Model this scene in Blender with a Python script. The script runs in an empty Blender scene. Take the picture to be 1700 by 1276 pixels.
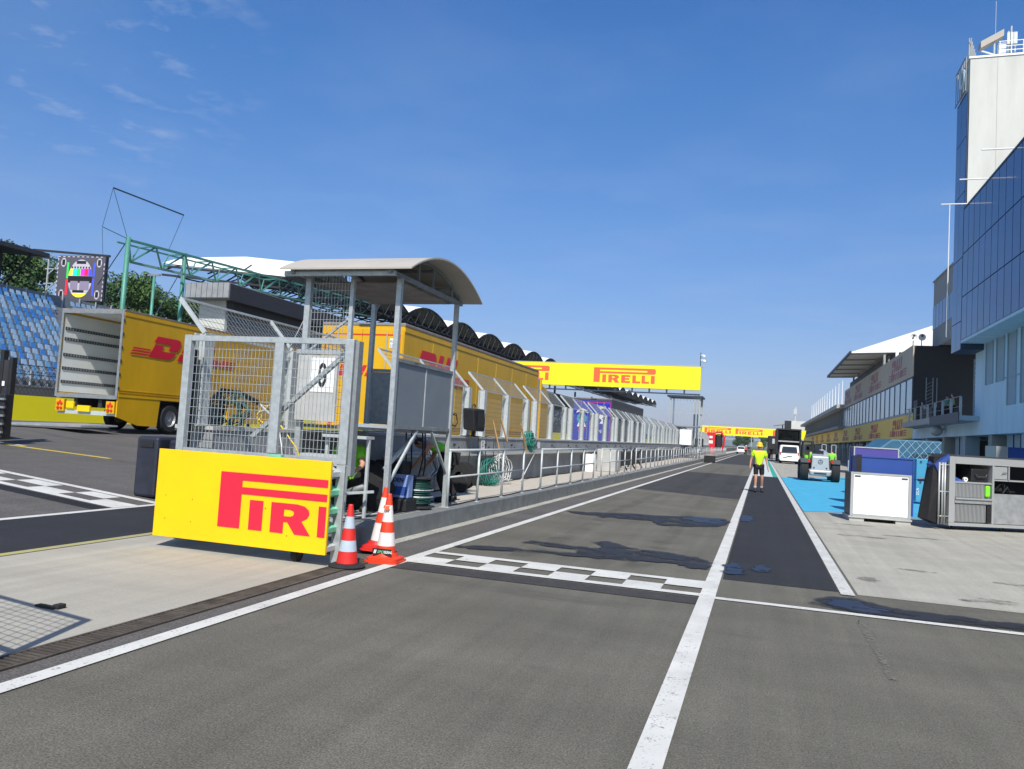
import bpy, bmesh, math, random
from mathutils import Vector, Matrix, Euler
R = math.radians
rnd = random.Random(7)
sc = bpy.context.scene
col = sc.collection

# ---------------- camera, sky, sun, exposure ----------------
cam_d = bpy.data.cameras.new('camera')
cam = bpy.data.objects.new('camera', cam_d); col.objects.link(cam)
cam_d.sensor_fit = 'HORIZONTAL'; cam_d.sensor_width = 36.0; cam_d.lens = 27.53
cam_d.clip_start = 0.05; cam_d.clip_end = 12000
Yc = Vector((414, -104, -1300)).normalized()
Xc = Vector((4044, -161, 1300)); Xc = (Xc - Yc * Xc.dot(Yc)).normalized()
Zc = Xc.cross(Yc)
Mrot = Matrix((Xc, Yc, Zc))
cam.matrix_world = Matrix.Translation((0, 0, 1.6)) @ Mrot.to_4x4()
sc.camera = cam
SUN_EL, SUN_AZ = R(48), R(162.5)
sdir = Vector((math.sin(SUN_AZ) * math.cos(SUN_EL), math.cos(SUN_AZ) * math.cos(SUN_EL), math.sin(SUN_EL)))
ld = bpy.data.lights.new('sun', 'SUN'); ld.energy = 4.2; ld.angle = R(0.55); ld.color = (1.0, 0.955, 0.88)
lo = bpy.data.objects.new('sun', ld); col.objects.link(lo)
lo.rotation_euler = (-sdir).to_track_quat('-Z', 'Y').to_euler()
lo.location = (20, -60, 80)
w = bpy.data.worlds.new('World'); sc.world = w; w.use_nodes = True
nt = w.node_tree; N = nt.nodes; L = nt.links; N.clear()
out = N.new('ShaderNodeOutputWorld'); bg = N.new('ShaderNodeBackground'); bg.inputs[1].default_value = 0.125
sky = N.new('ShaderNodeTexSky'); sky.sky_type = 'NISHITA'; sky.sun_disc = False
sky.sun_elevation = SUN_EL; sky.sun_rotation = SUN_AZ; sky.altitude = 200; sky.air_density = 1.1; sky.dust_density = 0.7; sky.ozone_density = 2.6
hs = N.new('ShaderNodeHueSaturation'); hs.inputs['Saturation'].default_value = 1.15; hs.inputs['Hue'].default_value = 0.502
L.new(sky.outputs[0], hs.inputs['Color'])
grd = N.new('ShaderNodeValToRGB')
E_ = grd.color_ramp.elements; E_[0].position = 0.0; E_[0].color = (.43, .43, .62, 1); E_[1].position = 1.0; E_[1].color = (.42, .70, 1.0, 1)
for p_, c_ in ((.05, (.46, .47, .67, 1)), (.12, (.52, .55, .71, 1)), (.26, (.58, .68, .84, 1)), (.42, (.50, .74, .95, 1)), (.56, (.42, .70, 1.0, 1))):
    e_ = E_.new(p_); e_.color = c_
tc = N.new('ShaderNodeTexCoord'); sp = N.new('ShaderNodeSeparateXYZ'); L.new(tc.outputs['Generated'], sp.inputs[0])
zz = N.new('ShaderNodeMath'); zz.operation = 'MAXIMUM'; zz.inputs[1].default_value = 0.05; L.new(sp.outputs[2], zz.inputs[0])
dx = N.new('ShaderNodeMath'); dx.operation = 'DIVIDE'; L.new(sp.outputs[0], dx.inputs[0]); L.new(zz.outputs[0], dx.inputs[1])
dy = N.new('ShaderNodeMath'); dy.operation = 'DIVIDE'; L.new(sp.outputs[1], dy.inputs[0]); L.new(zz.outputs[0], dy.inputs[1])
cb = N.new('ShaderNodeCombineXYZ'); L.new(dx.outputs[0], cb.inputs[0]); L.new(dy.outputs[0], cb.inputs[1])
n1 = N.new('ShaderNodeTexNoise'); n1.inputs['Scale'].default_value = 5.0; n1.inputs['Detail'].default_value = 5; n1.inputs['Roughness'].default_value = 0.55
L.new(cb.outputs[0], n1.inputs['Vector'])
r1 = N.new('ShaderNodeMapRange'); r1.inputs[1].default_value = 0.53; r1.inputs[2].default_value = 0.80; L.new(n1.outputs[0], r1.inputs[0])
# the wisps sit in one patch of sky to the upper left
dot = N.new('ShaderNodeVectorMath'); dot.operation = 'DOT_PRODUCT'; L.new(tc.outputs['Generated'], dot.inputs[0])
cdir = (Mrot @ Vector((150 - 850, 638 - 20, -1300))).normalized(); dot.inputs[1].default_value = cdir
r2 = N.new('ShaderNodeMapRange'); r2.inputs[1].default_value = 0.980; r2.inputs[2].default_value = 0.998; L.new(dot.outputs['Value'], r2.inputs[0])
mm = N.new('ShaderNodeMath'); mm.operation = 'MULTIPLY'; L.new(r1.outputs[0], mm.inputs[0]); L.new(r2.outputs[0], mm.inputs[1])
n2 = N.new('ShaderNodeTexNoise'); n2.inputs['Scale'].default_value = 1.3; n2.inputs['Detail'].default_value = 6; L.new(cb.outputs[0], n2.inputs['Vector'])
r3 = N.new('ShaderNodeMapRange'); r3.inputs[1].default_value = 0.45; r3.inputs[2].default_value = 0.85; r3.inputs[4].default_value = 0.22; L.new(n2.outputs[0], r3.inputs[0])
L.new(sp.outputs[2], grd.inputs[0]); gm = N.new('ShaderNodeMixRGB'); gm.blend_type = 'MULTIPLY'; gy = N.new('ShaderNodeMapRange'); gy.inputs[1].default_value = -.35; gy.inputs[2].default_value = .15; gy.inputs[3].default_value = .0; L.new(sp.outputs[1], gy.inputs[0]); L.new(gy.outputs[0], gm.inputs[0]); L.new(hs.outputs[0], gm.inputs[1]); L.new(grd.outputs[0], gm.inputs[2])  # grading fades out behind the camera, unseen brighter sky added as fill light
m2 = N.new('ShaderNodeMath'); m2.operation = 'MAXIMUM'; L.new(mm.outputs[0], m2.inputs[0]); L.new(r3.outputs[0], m2.inputs[1])
m3 = N.new('ShaderNodeMath'); m3.operation = 'MULTIPLY'; m3.inputs[1].default_value = 0.62; L.new(m2.outputs[0], m3.inputs[0])
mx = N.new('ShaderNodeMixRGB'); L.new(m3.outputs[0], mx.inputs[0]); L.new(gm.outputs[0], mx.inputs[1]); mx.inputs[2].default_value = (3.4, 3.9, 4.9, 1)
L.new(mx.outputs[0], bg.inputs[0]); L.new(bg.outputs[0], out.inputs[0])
sc.view_settings.view_transform = 'Standard'; sc.view_settings.look = 'None'
sc.view_settings.exposure = 0.35; sc.view_settings.gamma = 1.0; sc.view_settings.use_curve_mapping = False
sc.render.engine = 'CYCLES'; sc.cycles.max_bounces = 6

# ---------------- materials ----------------
def mat(name, c, rough=0.6, metal=0.0, var=0.12, scale=6.0, bump=0.0, bscale=None, spec=0.5, c2=None, emit=None, stretch=None, thresh=None, alpha=None):
    m = bpy.data.materials.new(name); m.use_nodes = True
    nt = m.node_tree; b = nt.nodes['Principled BSDF']
    b.inputs['Roughness'].default_value = rough; b.inputs['Metallic'].default_value = metal
    b.inputs['Specular IOR Level'].default_value = spec
    tc = nt.nodes.new('ShaderNodeTexCoord'); mp = nt.nodes.new('ShaderNodeMapping')
    nt.links.new(tc.outputs['Object'], mp.inputs[0])
    if stretch: mp.inputs['Scale'].default_value = stretch
    n = nt.nodes.new('ShaderNodeTexNoise'); n.inputs['Scale'].default_value = scale; n.inputs['Detail'].default_value = 6; n.inputs['Roughness'].default_value = 0.62
    nt.links.new(mp.outputs[0], n.inputs['Vector'])
    r = nt.nodes.new('ShaderNodeValToRGB')
    lo_, hi_ = thresh or (0.3, 0.7)
    r.color_ramp.elements[0].position = lo_; r.color_ramp.elements[1].position = hi_
    if c2 is None:
        a = tuple(max(0, x * (1 - var)) for x in c); d = tuple(min(1, x * (1 + var)) for x in c)
    else: a, d = c, c2
    r.color_ramp.elements[0].color = (*a, 1); r.color_ramp.elements[1].color = (*d, 1)
    nt.links.new(n.outputs[0], r.inputs[0]); nt.links.new(r.outputs[0], b.inputs['Base Color'])
    if bump:
        n3 = nt.nodes.new('ShaderNodeTexNoise'); n3.inputs['Scale'].default_value = bscale or scale * 8; n3.inputs['Detail'].default_value = 3
        nt.links.new(mp.outputs[0], n3.inputs['Vector'])
        bp = nt.nodes.new('ShaderNodeBump'); bp.inputs['Strength'].default_value = bump; bp.inputs['Distance'].default_value = 0.02
        nt.links.new(n3.outputs[0], bp.inputs['Height']); nt.links.new(bp.outputs[0], b.inputs['Normal'])
    if emit:
        b.inputs['Emission Color'].default_value = (*c, 1); b.inputs['Emission Strength'].default_value = emit
        nt.links.new(r.outputs[0], b.inputs['Emission Color'])
    if alpha is not None: b.inputs['Alpha'].default_value = alpha
    return m

def ground_mat(name, base, speck, big=0.14, stain=None, grain=420, lanes=True, g=1.0):
    """asphalt / concrete: fine grain, mid blotches, long streaks along the lane"""
    m = bpy.data.materials.new(name); m.use_nodes = True; nt = m.node_tree; NN = nt.nodes; LL = nt.links
    b = NN['Principled BSDF']; b.inputs['Roughness'].default_value = 0.88; b.inputs['Specular IOR Level'].default_value = 0.25
    tc = NN.new('ShaderNodeTexCoord')
    def noise(s, det=4, st=None, ro=0.6):
        mp = NN.new('ShaderNodeMapping'); LL.new(tc.outputs['Object'], mp.inputs[0])
        if st: mp.inputs['Scale'].default_value = st
        n = NN.new('ShaderNodeTexNoise'); n.inputs['Scale'].default_value = s; n.inputs['Detail'].default_value = det; n.inputs['Roughness'].default_value = ro
        LL.new(mp.outputs[0], n.inputs['Vector']); return n.outputs[0]
    def mr(src, a, b_, c, d):
        r = NN.new('ShaderNodeMapRange'); r.inputs[1].default_value = a; r.inputs[2].default_value = b_; r.inputs[3].default_value = c; r.inputs[4].default_value = d
        LL.new(src, r.inputs[0]); return r.outputs[0]
    def mul(a, b_):
        k = NN.new('ShaderNodeMath'); k.operation = 'MULTIPLY'; LL.new(a, k.inputs[0]); LL.new(b_, k.inputs[1]); return k.outputs[0]
    f = mr(noise(0.7, 5), 0.3, 0.7, 1 - big, 1 + big)
    f = mul(f, mr(noise(grain * 0.06, 3), 0.3, 0.7, 1 - .10 * g, 1 + .10 * g))
    f = mul(f, mr(noise(grain * 0.21, 2), 0.28, 0.72, 1 - .48 * g, 1 + .55 * g))
    if lanes: f = mul(mul(f, mr(noise(1.6, 4, (3.0, 0.10, 1)), 0.3, 0.7, 0.88, 1.08)), mr(noise(0.9, 5, (0.25, 1.4, 1), .7), 0.35, 0.65, 0.92, 1.06))
    mixn = NN.new('ShaderNodeMixRGB'); mixn.blend_type = 'MULTIPLY'; mixn.inputs[0].default_value = 1; mixn.inputs[1].default_value = (*base, 1); LL.new(f, mixn.inputs[2])
    # bright aggregate specks
    v = NN.new('ShaderNodeTexVoronoi'); v.inputs['Scale'].default_value = grain * 0.11; LL.new(tc.outputs['Object'], v.inputs['Vector'])
    s1 = mr(v.outputs['Distance'], 0.05, 0.16, 1, 0)
    s2 = mr(noise(grain * 0.1, 1), 0.56, 0.64, 0, 0.8 * g)
    sm = mul(s1, s2)
    mx2 = NN.new('ShaderNodeMixRGB'); LL.new(sm, mx2.inputs[0]); LL.new(mixn.outputs[0], mx2.inputs[1]); mx2.inputs[2].default_value = (*speck, 1)
    last = mx2
    if stain:
        st = mul(mr(noise(0.55, 6, (0.45, 1.6, 1), 0.7), 0.58, 0.66, 0, 0.55), mr(noise(3.0, 4), 0.35, 0.6, 0.3, 1))
        mx3 = NN.new('ShaderNodeMixRGB'); LL.new(st, mx3.inputs[0]); LL.new(mx2.outputs[0], mx3.inputs[1]); mx3.inputs[2].default_value = (*stain, 1); last = mx3
    LL.new(last.outputs[0], b.inputs['Base Color'])
    bp = NN.new('ShaderNodeBump'); bp.inputs['Strength'].default_value = 0.35; bp.inputs['Distance'].default_value = 0.01
    LL.new(noise(grain * 0.3, 3), bp.inputs['Height']); LL.new(bp.outputs[0], b.inputs['Normal'])
    return m

def worn(name, c, under, amount=0.62, rough=0.7, scale=9, fine=70):
    """paint worn through in patches and pits"""
    m = bpy.data.materials.new(name); m.use_nodes = True; nt = m.node_tree; NN = nt.nodes; LL = nt.links
    b = NN['Principled BSDF']; b.inputs['Roughness'].default_value = rough; b.inputs['Specular IOR Level'].default_value = 0.3
    tc = NN.new('ShaderNodeTexCoord')
    n = NN.new('ShaderNodeTexNoise'); n.inputs['Scale'].default_value = scale; n.inputs['Detail'].default_value = 8; n.inputs['Roughness'].default_value = 0.75; LL.new(tc.outputs['Object'], n.inputs['Vector'])
    n2 = NN.new('ShaderNodeTexNoise'); n2.inputs['Scale'].default_value = fine; n2.inputs['Detail'].default_value = 3; LL.new(tc.outputs['Object'], n2.inputs['Vector'])
    a = NN.new('ShaderNodeMath'); a.operation = 'ADD'; LL.new(n.outputs[0], a.inputs[0]); LL.new(n2.outputs[0], a.inputs[1])
    r = NN.new('ShaderNodeMapRange'); r.inputs[1].default_value = amount * 2 - 0.03; r.inputs[2].default_value = amount * 2 + 0.10; LL.new(a.outputs[0], r.inputs[0])
    n3 = NN.new('ShaderNodeTexNoise'); n3.inputs['Scale'].default_value = 2.1; n3.inputs['Detail'].default_value = 5; LL.new(tc.outputs['Object'], n3.inputs['Vector'])
    r3 = NN.new('ShaderNodeMapRange'); r3.inputs[1].default_value = .3; r3.inputs[2].default_value = .7; r3.inputs[3].default_value = .84; r3.inputs[4].default_value = 1.06; LL.new(n3.outputs[0], r3.inputs[0])
    mu = NN.new('ShaderNodeMixRGB'); mu.blend_type = 'MULTIPLY'; mu.inputs[0].default_value = 1; mu.inputs[1].default_value = (*c, 1); LL.new(r3.outputs[0], mu.inputs[2])
    x = NN.new('ShaderNodeMixRGB'); LL.new(r.outputs[0], x.inputs[0]); LL.new(mu.outputs[0], x.inputs[1]); x.inputs[2].default_value = (*under, 1)
    LL.new(x.outputs[0], b.inputs['Base Color']); return m

def damp(name, c, rough=0.6, cover=0.42, soft=0.16, scale=2.2, spec=0.3, strength=1.0):
    """a drying film of water: patchy coverage, dark where it is thick"""
    m = bpy.data.materials.new(name); m.use_nodes = True; nt = m.node_tree; NN = nt.nodes; LL = nt.links
    b = NN['Principled BSDF']; b.inputs['Base Color'].default_value = (*c, 1); b.inputs['Roughness'].default_value = rough; b.inputs['Specular IOR Level'].default_value = spec
    tc = NN.new('ShaderNodeTexCoord'); mp = NN.new('ShaderNodeMapping'); mp.inputs['Scale'].default_value = (1, 1.6, 1); LL.new(tc.outputs['Object'], mp.inputs[0])
    n = NN.new('ShaderNodeTexNoise'); n.inputs['Scale'].default_value = scale; n.inputs['Detail'].default_value = 9; n.inputs['Roughness'].default_value = 0.72; LL.new(mp.outputs[0], n.inputs['Vector'])
    # coverage thins out towards the rim (attribute rim: 0 at the outline, 1 inside)
    at = NN.new('ShaderNodeAttribute'); at.attribute_name = 'rim'
    a = NN.new('ShaderNodeMath'); a.operation = 'MULTIPLY_ADD'; a.inputs[1].default_value = 0.30; LL.new(at.outputs['Fac'], a.inputs[0]); LL.new(n.outputs[0], a.inputs[2])
    r = NN.new('ShaderNodeMapRange'); r.inputs[1].default_value = cover + .12; r.inputs[2].default_value = cover + .12 + soft; r.inputs[4].default_value = strength; LL.new(a.outputs[0], r.inputs[0])
    LL.new(r.outputs[0], b.inputs['Alpha']); return m

M = {}
M['asphalt'] = ground_mat('asphalt', (0.121, 0.114, 0.092), (0.46, 0.44, 0.38), 0.14, (0.075, 0.07, 0.062))
M['asphalt_track'] = ground_mat('track_asphalt', (0.105, 0.098, 0.090), (0.28, 0.27, 0.25), 0.10, (0.05, 0.05, 0.05), 300)
M['asphalt_new'] = ground_mat('new_asphalt', (0.028, 0.029, 0.032), (0.12, 0.12, 0.12), 0.10, None, 420)
M['asphalt_band'] = ground_mat('resurfaced_asphalt', (0.050, 0.048, 0.047), (0.14, 0.13, 0.12), 0.10, None, 420)
M['asphalt_dark'] = ground_mat('wet_asphalt', (0.020, 0.020, 0.023), (0.06, 0.06, 0.06), 0.2, None, 300)
M['concrete'] = ground_mat('concrete_apron', (0.35, 0.335, 0.285), (0.46, 0.44, 0.39), 0.07, (0.27, 0.255, 0.215), 260, g=.3)
M['concrete_l'] = ground_mat('concrete_slab', (0.365, 0.345, 0.29), (0.50, 0.48, 0.42), 0.05, (0.30, 0.28, 0.24), 200, g=.12)
M['gutter'] = ground_mat('gutter_concrete', (0.36, 0.35, 0.31), (0.45, 0.44, 0.4), 0.12, (0.2, 0.19, 0.17), 300)
M['kerb_grey'] = mat('weathered_grey_concrete', (0.17, 0.18, 0.18), 0.9, var=0.22, scale=3.5, bump=0.3, bscale=60)
M['wall_grey'] = mat('painted_grey_wall', (0.27, 0.28, 0.29), 0.8, var=0.2, scale=2.0, bump=0.15, bscale=40)
M['wall_cap'] = mat('pale_wall_coping', (0.42, 0.42, 0.40), 0.85, var=0.12, scale=4)
M['paving'] = mat('beige_concrete_paving', (0.46, 0.42, 0.35), 0.9, var=0.10, scale=3, bump=0.2, bscale=60)
M['white_line'] = worn('white_road_paint', (0.60, 0.595, 0.55), (0.22, 0.21, 0.19), 0.575)
M['white_worn'] = worn('worn_white_road_paint', (0.56, 0.56, 0.52), (0.22, 0.21, 0.2), 0.55, scale=14)
M['yellow_line'] = worn('yellow_road_paint', (0.62, 0.47, 0.03), (0.2, 0.18, 0.1), 0.60)
M['yellow_faint'] = worn('faded_yellow_road_paint', (0.42, 0.38, 0.10), (0.33, 0.31, 0.26), 0.5, scale=4)
M['blue_paint'] = worn('blue_apron_paint', (0.065, 0.38, 0.58), (0.30, 0.42, 0.48), 0.62, scale=3)
M['green_white'] = worn('pale_grey_apron_paint', (0.56, 0.60, 0.58), (0.25, 0.40, 0.36), 0.62, scale=2)
M['green_paint'] = worn('green_edge_paint', (0.03, 0.36, 0.26), (0.3, 0.3, 0.28), 0.6)
M['grass'] = mat('dry_grass', (0.09, 0.12, 0.035), 0.95, var=0.4, scale=0.3)
M['hill'] = mat('wooded_hill', (0.035, 0.06, 0.02), 0.95, var=0.5, scale=0.15)
M['hill_far'] = mat('distant_hills', (0.10, 0.15, 0.10), 1.0, var=0.3, scale=0.01)
M['galv'] = mat('galvanised_steel', (0.42, 0.45, 0.46), 0.48, 0.35, var=0.16, scale=14)
M['galv_l'] = mat('pale_painted_steel', (0.47, 0.50, 0.50), 0.5, 0.15, var=0.12, scale=12)
M['galv_d'] = mat('dull_galvanised_steel', (0.24, 0.26, 0.27), 0.6, 0.3, var=0.18, scale=12)
M['panel_grey'] = mat('grey_steel_sheet', (0.20, 0.23, 0.26), 0.55, 0.1, var=0.08, scale=1.5)
M['roof_sheet'] = mat('fibreglass_roof_sheet', (0.40, 0.37, 0.32), 0.6, var=0.06, scale=2)
M['yellow'] = mat('yellow_banner_vinyl', (0.90, 0.54, 0.0), 0.42, var=0.06, scale=1.6, bump=0.06, bscale=3)
M['yellow_g'] = mat('yellow_gantry_cladding', (0.88, 0.78, 0.01), 0.5, var=0.03, scale=0.6)
M['red'] = mat('red_vinyl', (0.66, 0.016, 0.045), 0.42, var=0.03, scale=2)
M['orange_red'] = mat('sun_faded_red_vinyl', (0.80, 0.13, 0.04), 0.5, var=0.04, scale=2)
M['dhl_y'] = mat('truck_yellow_paint', (0.64, 0.36, 0.002), 0.38, var=0.10, scale=1.1, spec=0.5, bump=0.05, bscale=1.5, stretch=(1, 1, .35))
M['dhl_r'] = mat('truck_red_lettering', (0.62, 0.006, 0.03), 0.4, var=0.04, scale=2)
M['facade_y'] = mat('yellow_facade_banner', (0.78, 0.55, 0.10), 0.55, var=0.05, scale=0.4)
M['facade_r'] = mat('red_facade_lettering', (0.42, 0.09, 0.07), 0.6, var=0.05, scale=2)
M['facade_up'] = mat('dusty_facade_banner', (0.50, 0.42, 0.30), 0.6, var=0.06, scale=0.4)
M['facade_upr'] = mat('faded_facade_lettering', (0.36, 0.14, 0.14), 0.6, var=0.05, scale=2)
M['black'] = mat('black_paint', (0.014, 0.014, 0.016), 0.55, var=0.25, scale=6)
M['black_cloth'] = mat('black_cloth', (0.012, 0.012, 0.014), 0.9, var=0.3, scale=5, bump=0.4, bscale=12)
M['rubber'] = mat('black_rubber', (0.016, 0.016, 0.017), 0.85, var=0.3, scale=20, bump=0.3, bscale=60)
M['navy'] = mat('navy_tarpaulin', (0.018, 0.020, 0.034), 0.55, var=0.3, scale=4, bump=0.6, bscale=7)
M['white'] = mat('white_enamel', (0.80, 0.80, 0.78), 0.35, var=0.04, scale=3)
M['white_wall'] = mat('white_render', (0.55, 0.55, 0.505), 0.8, var=0.09, scale=1.4, stretch=(1, 1, .18))
M['blue_wall'] = mat('pale_blue_render', (0.60, 0.78, 0.88), 0.75, var=0.08, scale=1.2, stretch=(1, 1, .2))
M['slit'] = mat('recessed_grey_infill', (0.32, 0.42, 0.48), 0.6, var=0.05, scale=1)
M['glass_blue'] = mat('blue_curtain_glass', (0.012, 0.055, 0.19), 0.10, 0.0, var=0.35, scale=0.5, spec=0.5, bump=0.03, bscale=.6)
M['glass_pale'] = mat('pale_reflective_glass', (0.28, 0.42, 0.48), 0.15, 0.0, var=0.15, scale=0.3, spec=0.8)
M['glass_dark'] = mat('dark_window_glass', (0.012, 0.014, 0.018), 0.08, var=0.2, scale=1, spec=0.8)
M['grey_wall'] = mat('grey_beige_cladding', (0.33, 0.33, 0.31), 0.75, var=0.05, scale=0.6)
M['mullion'] = mat('dark_mullion', (0.03, 0.05, 0.08), 0.5, var=0.1)
M['green_steel'] = mat('green_painted_steel', (0.07, 0.24, 0.18), 0.5, 0.1, var=0.15, scale=4)
M['green_steel_l'] = mat('pale_green_painted_steel', (0.20, 0.37, 0.26), 0.5, 0.1, var=0.15, scale=4)
M['green_rail'] = mat('green_crash_rail', (0.16, 0.50, 0.30), 0.55, var=0.25, scale=9)
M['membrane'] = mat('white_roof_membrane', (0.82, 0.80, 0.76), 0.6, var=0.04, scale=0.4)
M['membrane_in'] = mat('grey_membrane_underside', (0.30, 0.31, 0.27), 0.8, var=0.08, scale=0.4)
M['dark_steel'] = mat('dark_truss_steel', (0.035, 0.035, 0.04), 0.6, 0.2, var=0.2, scale=5)
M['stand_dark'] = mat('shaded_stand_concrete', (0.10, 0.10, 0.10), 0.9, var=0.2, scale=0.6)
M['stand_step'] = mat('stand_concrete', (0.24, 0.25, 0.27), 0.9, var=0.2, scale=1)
M['seat1'] = mat('blue_seat_plastic', (0.035, 0.15, 0.40), 0.5, var=0.1, scale=2)
M['seat2'] = mat('faded_blue_seat_plastic', (0.10, 0.23, 0.40), 0.6, var=0.15, scale=2)
M['seat3'] = mat('bleached_blue_seat_plastic', (0.21, 0.31, 0.43), 0.7, var=0.15, scale=2)
M['orange'] = mat('orange_cone_plastic', (0.72, 0.05, 0.014), 0.5, var=0.06, scale=8)
M['orange_dark'] = mat('red_cone_plastic', (0.62, 0.02, 0.015), 0.5, var=0.1, scale=8)
M['cone_white'] = mat('white_reflective_sleeve', (0.74, 0.69, 0.66), 0.45, var=0.06, scale=12)
M['cone_grey'] = mat('grey_reflective_sleeve', (0.42, 0.49, 0.56), 0.35, var=0.06, scale=12)
M['skin'] = mat('skin', (0.50, 0.27, 0.18), 0.55, var=0.06, scale=14)
M['lime'] = mat('lime_hi_vis_fabric', (0.56, 0.86, 0.01), 0.8, var=0.05, scale=6, bump=0.3, bscale=18)
M['vest'] = mat('green_hi_vis_fabric', (0.20, 0.66, 0.03), 0.8, var=0.07, scale=6)
M['hat_y'] = mat('yellow_hat_fabric', (0.86, 0.52, 0.01), 0.5, var=0.05, scale=6)
M['hair'] = mat('dark_hair', (0.03, 0.018, 0.012), 0.8, var=0.3, scale=30)
M['sock'] = mat('grey_sock', (0.35, 0.36, 0.38), 0.9, var=0.1)
M['box_blue'] = mat('lilac_blue_film', (0.21, 0.30, 0.58), 0.32, var=0.10, scale=8)
M['case_blue'] = mat('blue_case_laminate', (0.028, 0.075, 0.30), 0.45, var=0.06, scale=2)
M['case_violet'] = mat('violet_case_laminate', (0.08, 0.06, 0.28), 0.5, var=0.06, scale=2)
M['alu'] = mat('brushed_aluminium', (0.42, 0.43, 0.43), 0.42, 0.3, var=0.10, scale=30, stretch=(1, 1, 8))
M['alu_d'] = mat('dull_aluminium_sheet', (0.34, 0.35, 0.36), 0.5, 0.3, var=0.2, scale=5)
M['board_white'] = mat('white_board_laminate', (0.86, 0.87, 0.84), 0.4, var=0.02, scale=2)
M['tarp_blue'] = mat('blue_printed_cover', (0.035, 0.12, 0.20), 0.6, var=0.15, scale=3)
M['bin_blue'] = mat('blue_plastic_crate', (0.06, 0.30, 0.46), 0.5, var=0.08, scale=3)
M['cyan_line'] = mat('pale_printed_line', (0.40, 0.55, 0.62), 0.6, var=0.05)
M['hose_green'] = mat('green_cable_sheath', (0.02, 0.20, 0.155), 0.5, var=0.1)
M['cable_dark_green'] = mat('dark_green_cable', (0.008, 0.055, 0.045), 0.5, var=0.2)
M['cable_yellow'] = mat('yellow_cable_sheath', (0.75, 0.55, 0.02), 0.5, var=0.1)
M['cable_white'] = mat('white_cable_sheath', (0.62, 0.62, 0.60), 0.5, var=0.1)
M['cable_black'] = mat('black_cable_sheath', (0.012, 0.012, 0.012), 0.5, var=0.1)
M['wood'] = mat('bare_timber', (0.42, 0.27, 0.12), 0.8, var=0.15, scale=8)
M['tail'] = mat('red_lamp_lens', (0.55, 0.03, 0.01), 0.2, var=0.1)
M['plate_blue'] = mat('royal_blue_trailer_paint', (0.016, 0.028, 0.36), 0.4, var=0.08, scale=0.5)
M['magenta'] = mat('magenta_trim', (0.45, 0.02, 0.16), 0.5, var=0.05)
M['teal'] = mat('teal_emblem', (0.02, 0.30, 0.42), 0.5, var=0.1)
M['trail_grey'] = mat('dark_grey_trailer_side', (0.055, 0.058, 0.070), 0.5, var=0.08, scale=0.5)
M['red_paint'] = mat('red_machine_paint', (0.60, 0.02, 0.03), 0.4, var=0.08)
M['gun'] = mat('grey_machine_paint', (0.40, 0.43, 0.44), 0.4, 0.2, var=0.08)
M['leaf1'] = mat('oak_leaves', (0.030, 0.075, 0.014), 0.75, var=0.45, scale=1.6)
M['leaf2'] = mat('lighter_leaves', (0.055, 0.115, 0.018), 0.75, var=0.4, scale=1.6)
M['leaf3'] = mat('yellow_green_leaves', (0.11, 0.17, 0.02), 0.75, var=0.3, scale=1.6)
M['bark'] = mat('bark', (0.06, 0.045, 0.03), 0.95, var=0.3, scale=6)
M['interior'] = mat('white_trailer_lining', (0.80, 0.82, 0.78), 0.6, var=0.04, scale=1.5)
M['rail_dark'] = mat('dark_load_rail', (0.07, 0.08, 0.08), 0.5, 0.5, var=0.2, scale=30)
M['roofdirt'] = mat('dirty_grey_capping', (0.22, 0.20, 0.19), 0.8, var=0.25, scale=3)
M['drain'] = mat('rusty_grate_steel', (0.075, 0.062, 0.048), 0.85, 0.1, var=0.5, scale=5)
M['pit'] = mat('drain_shadow_black', (0.004, 0.004, 0.004), 1.0, var=0.1)
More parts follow.
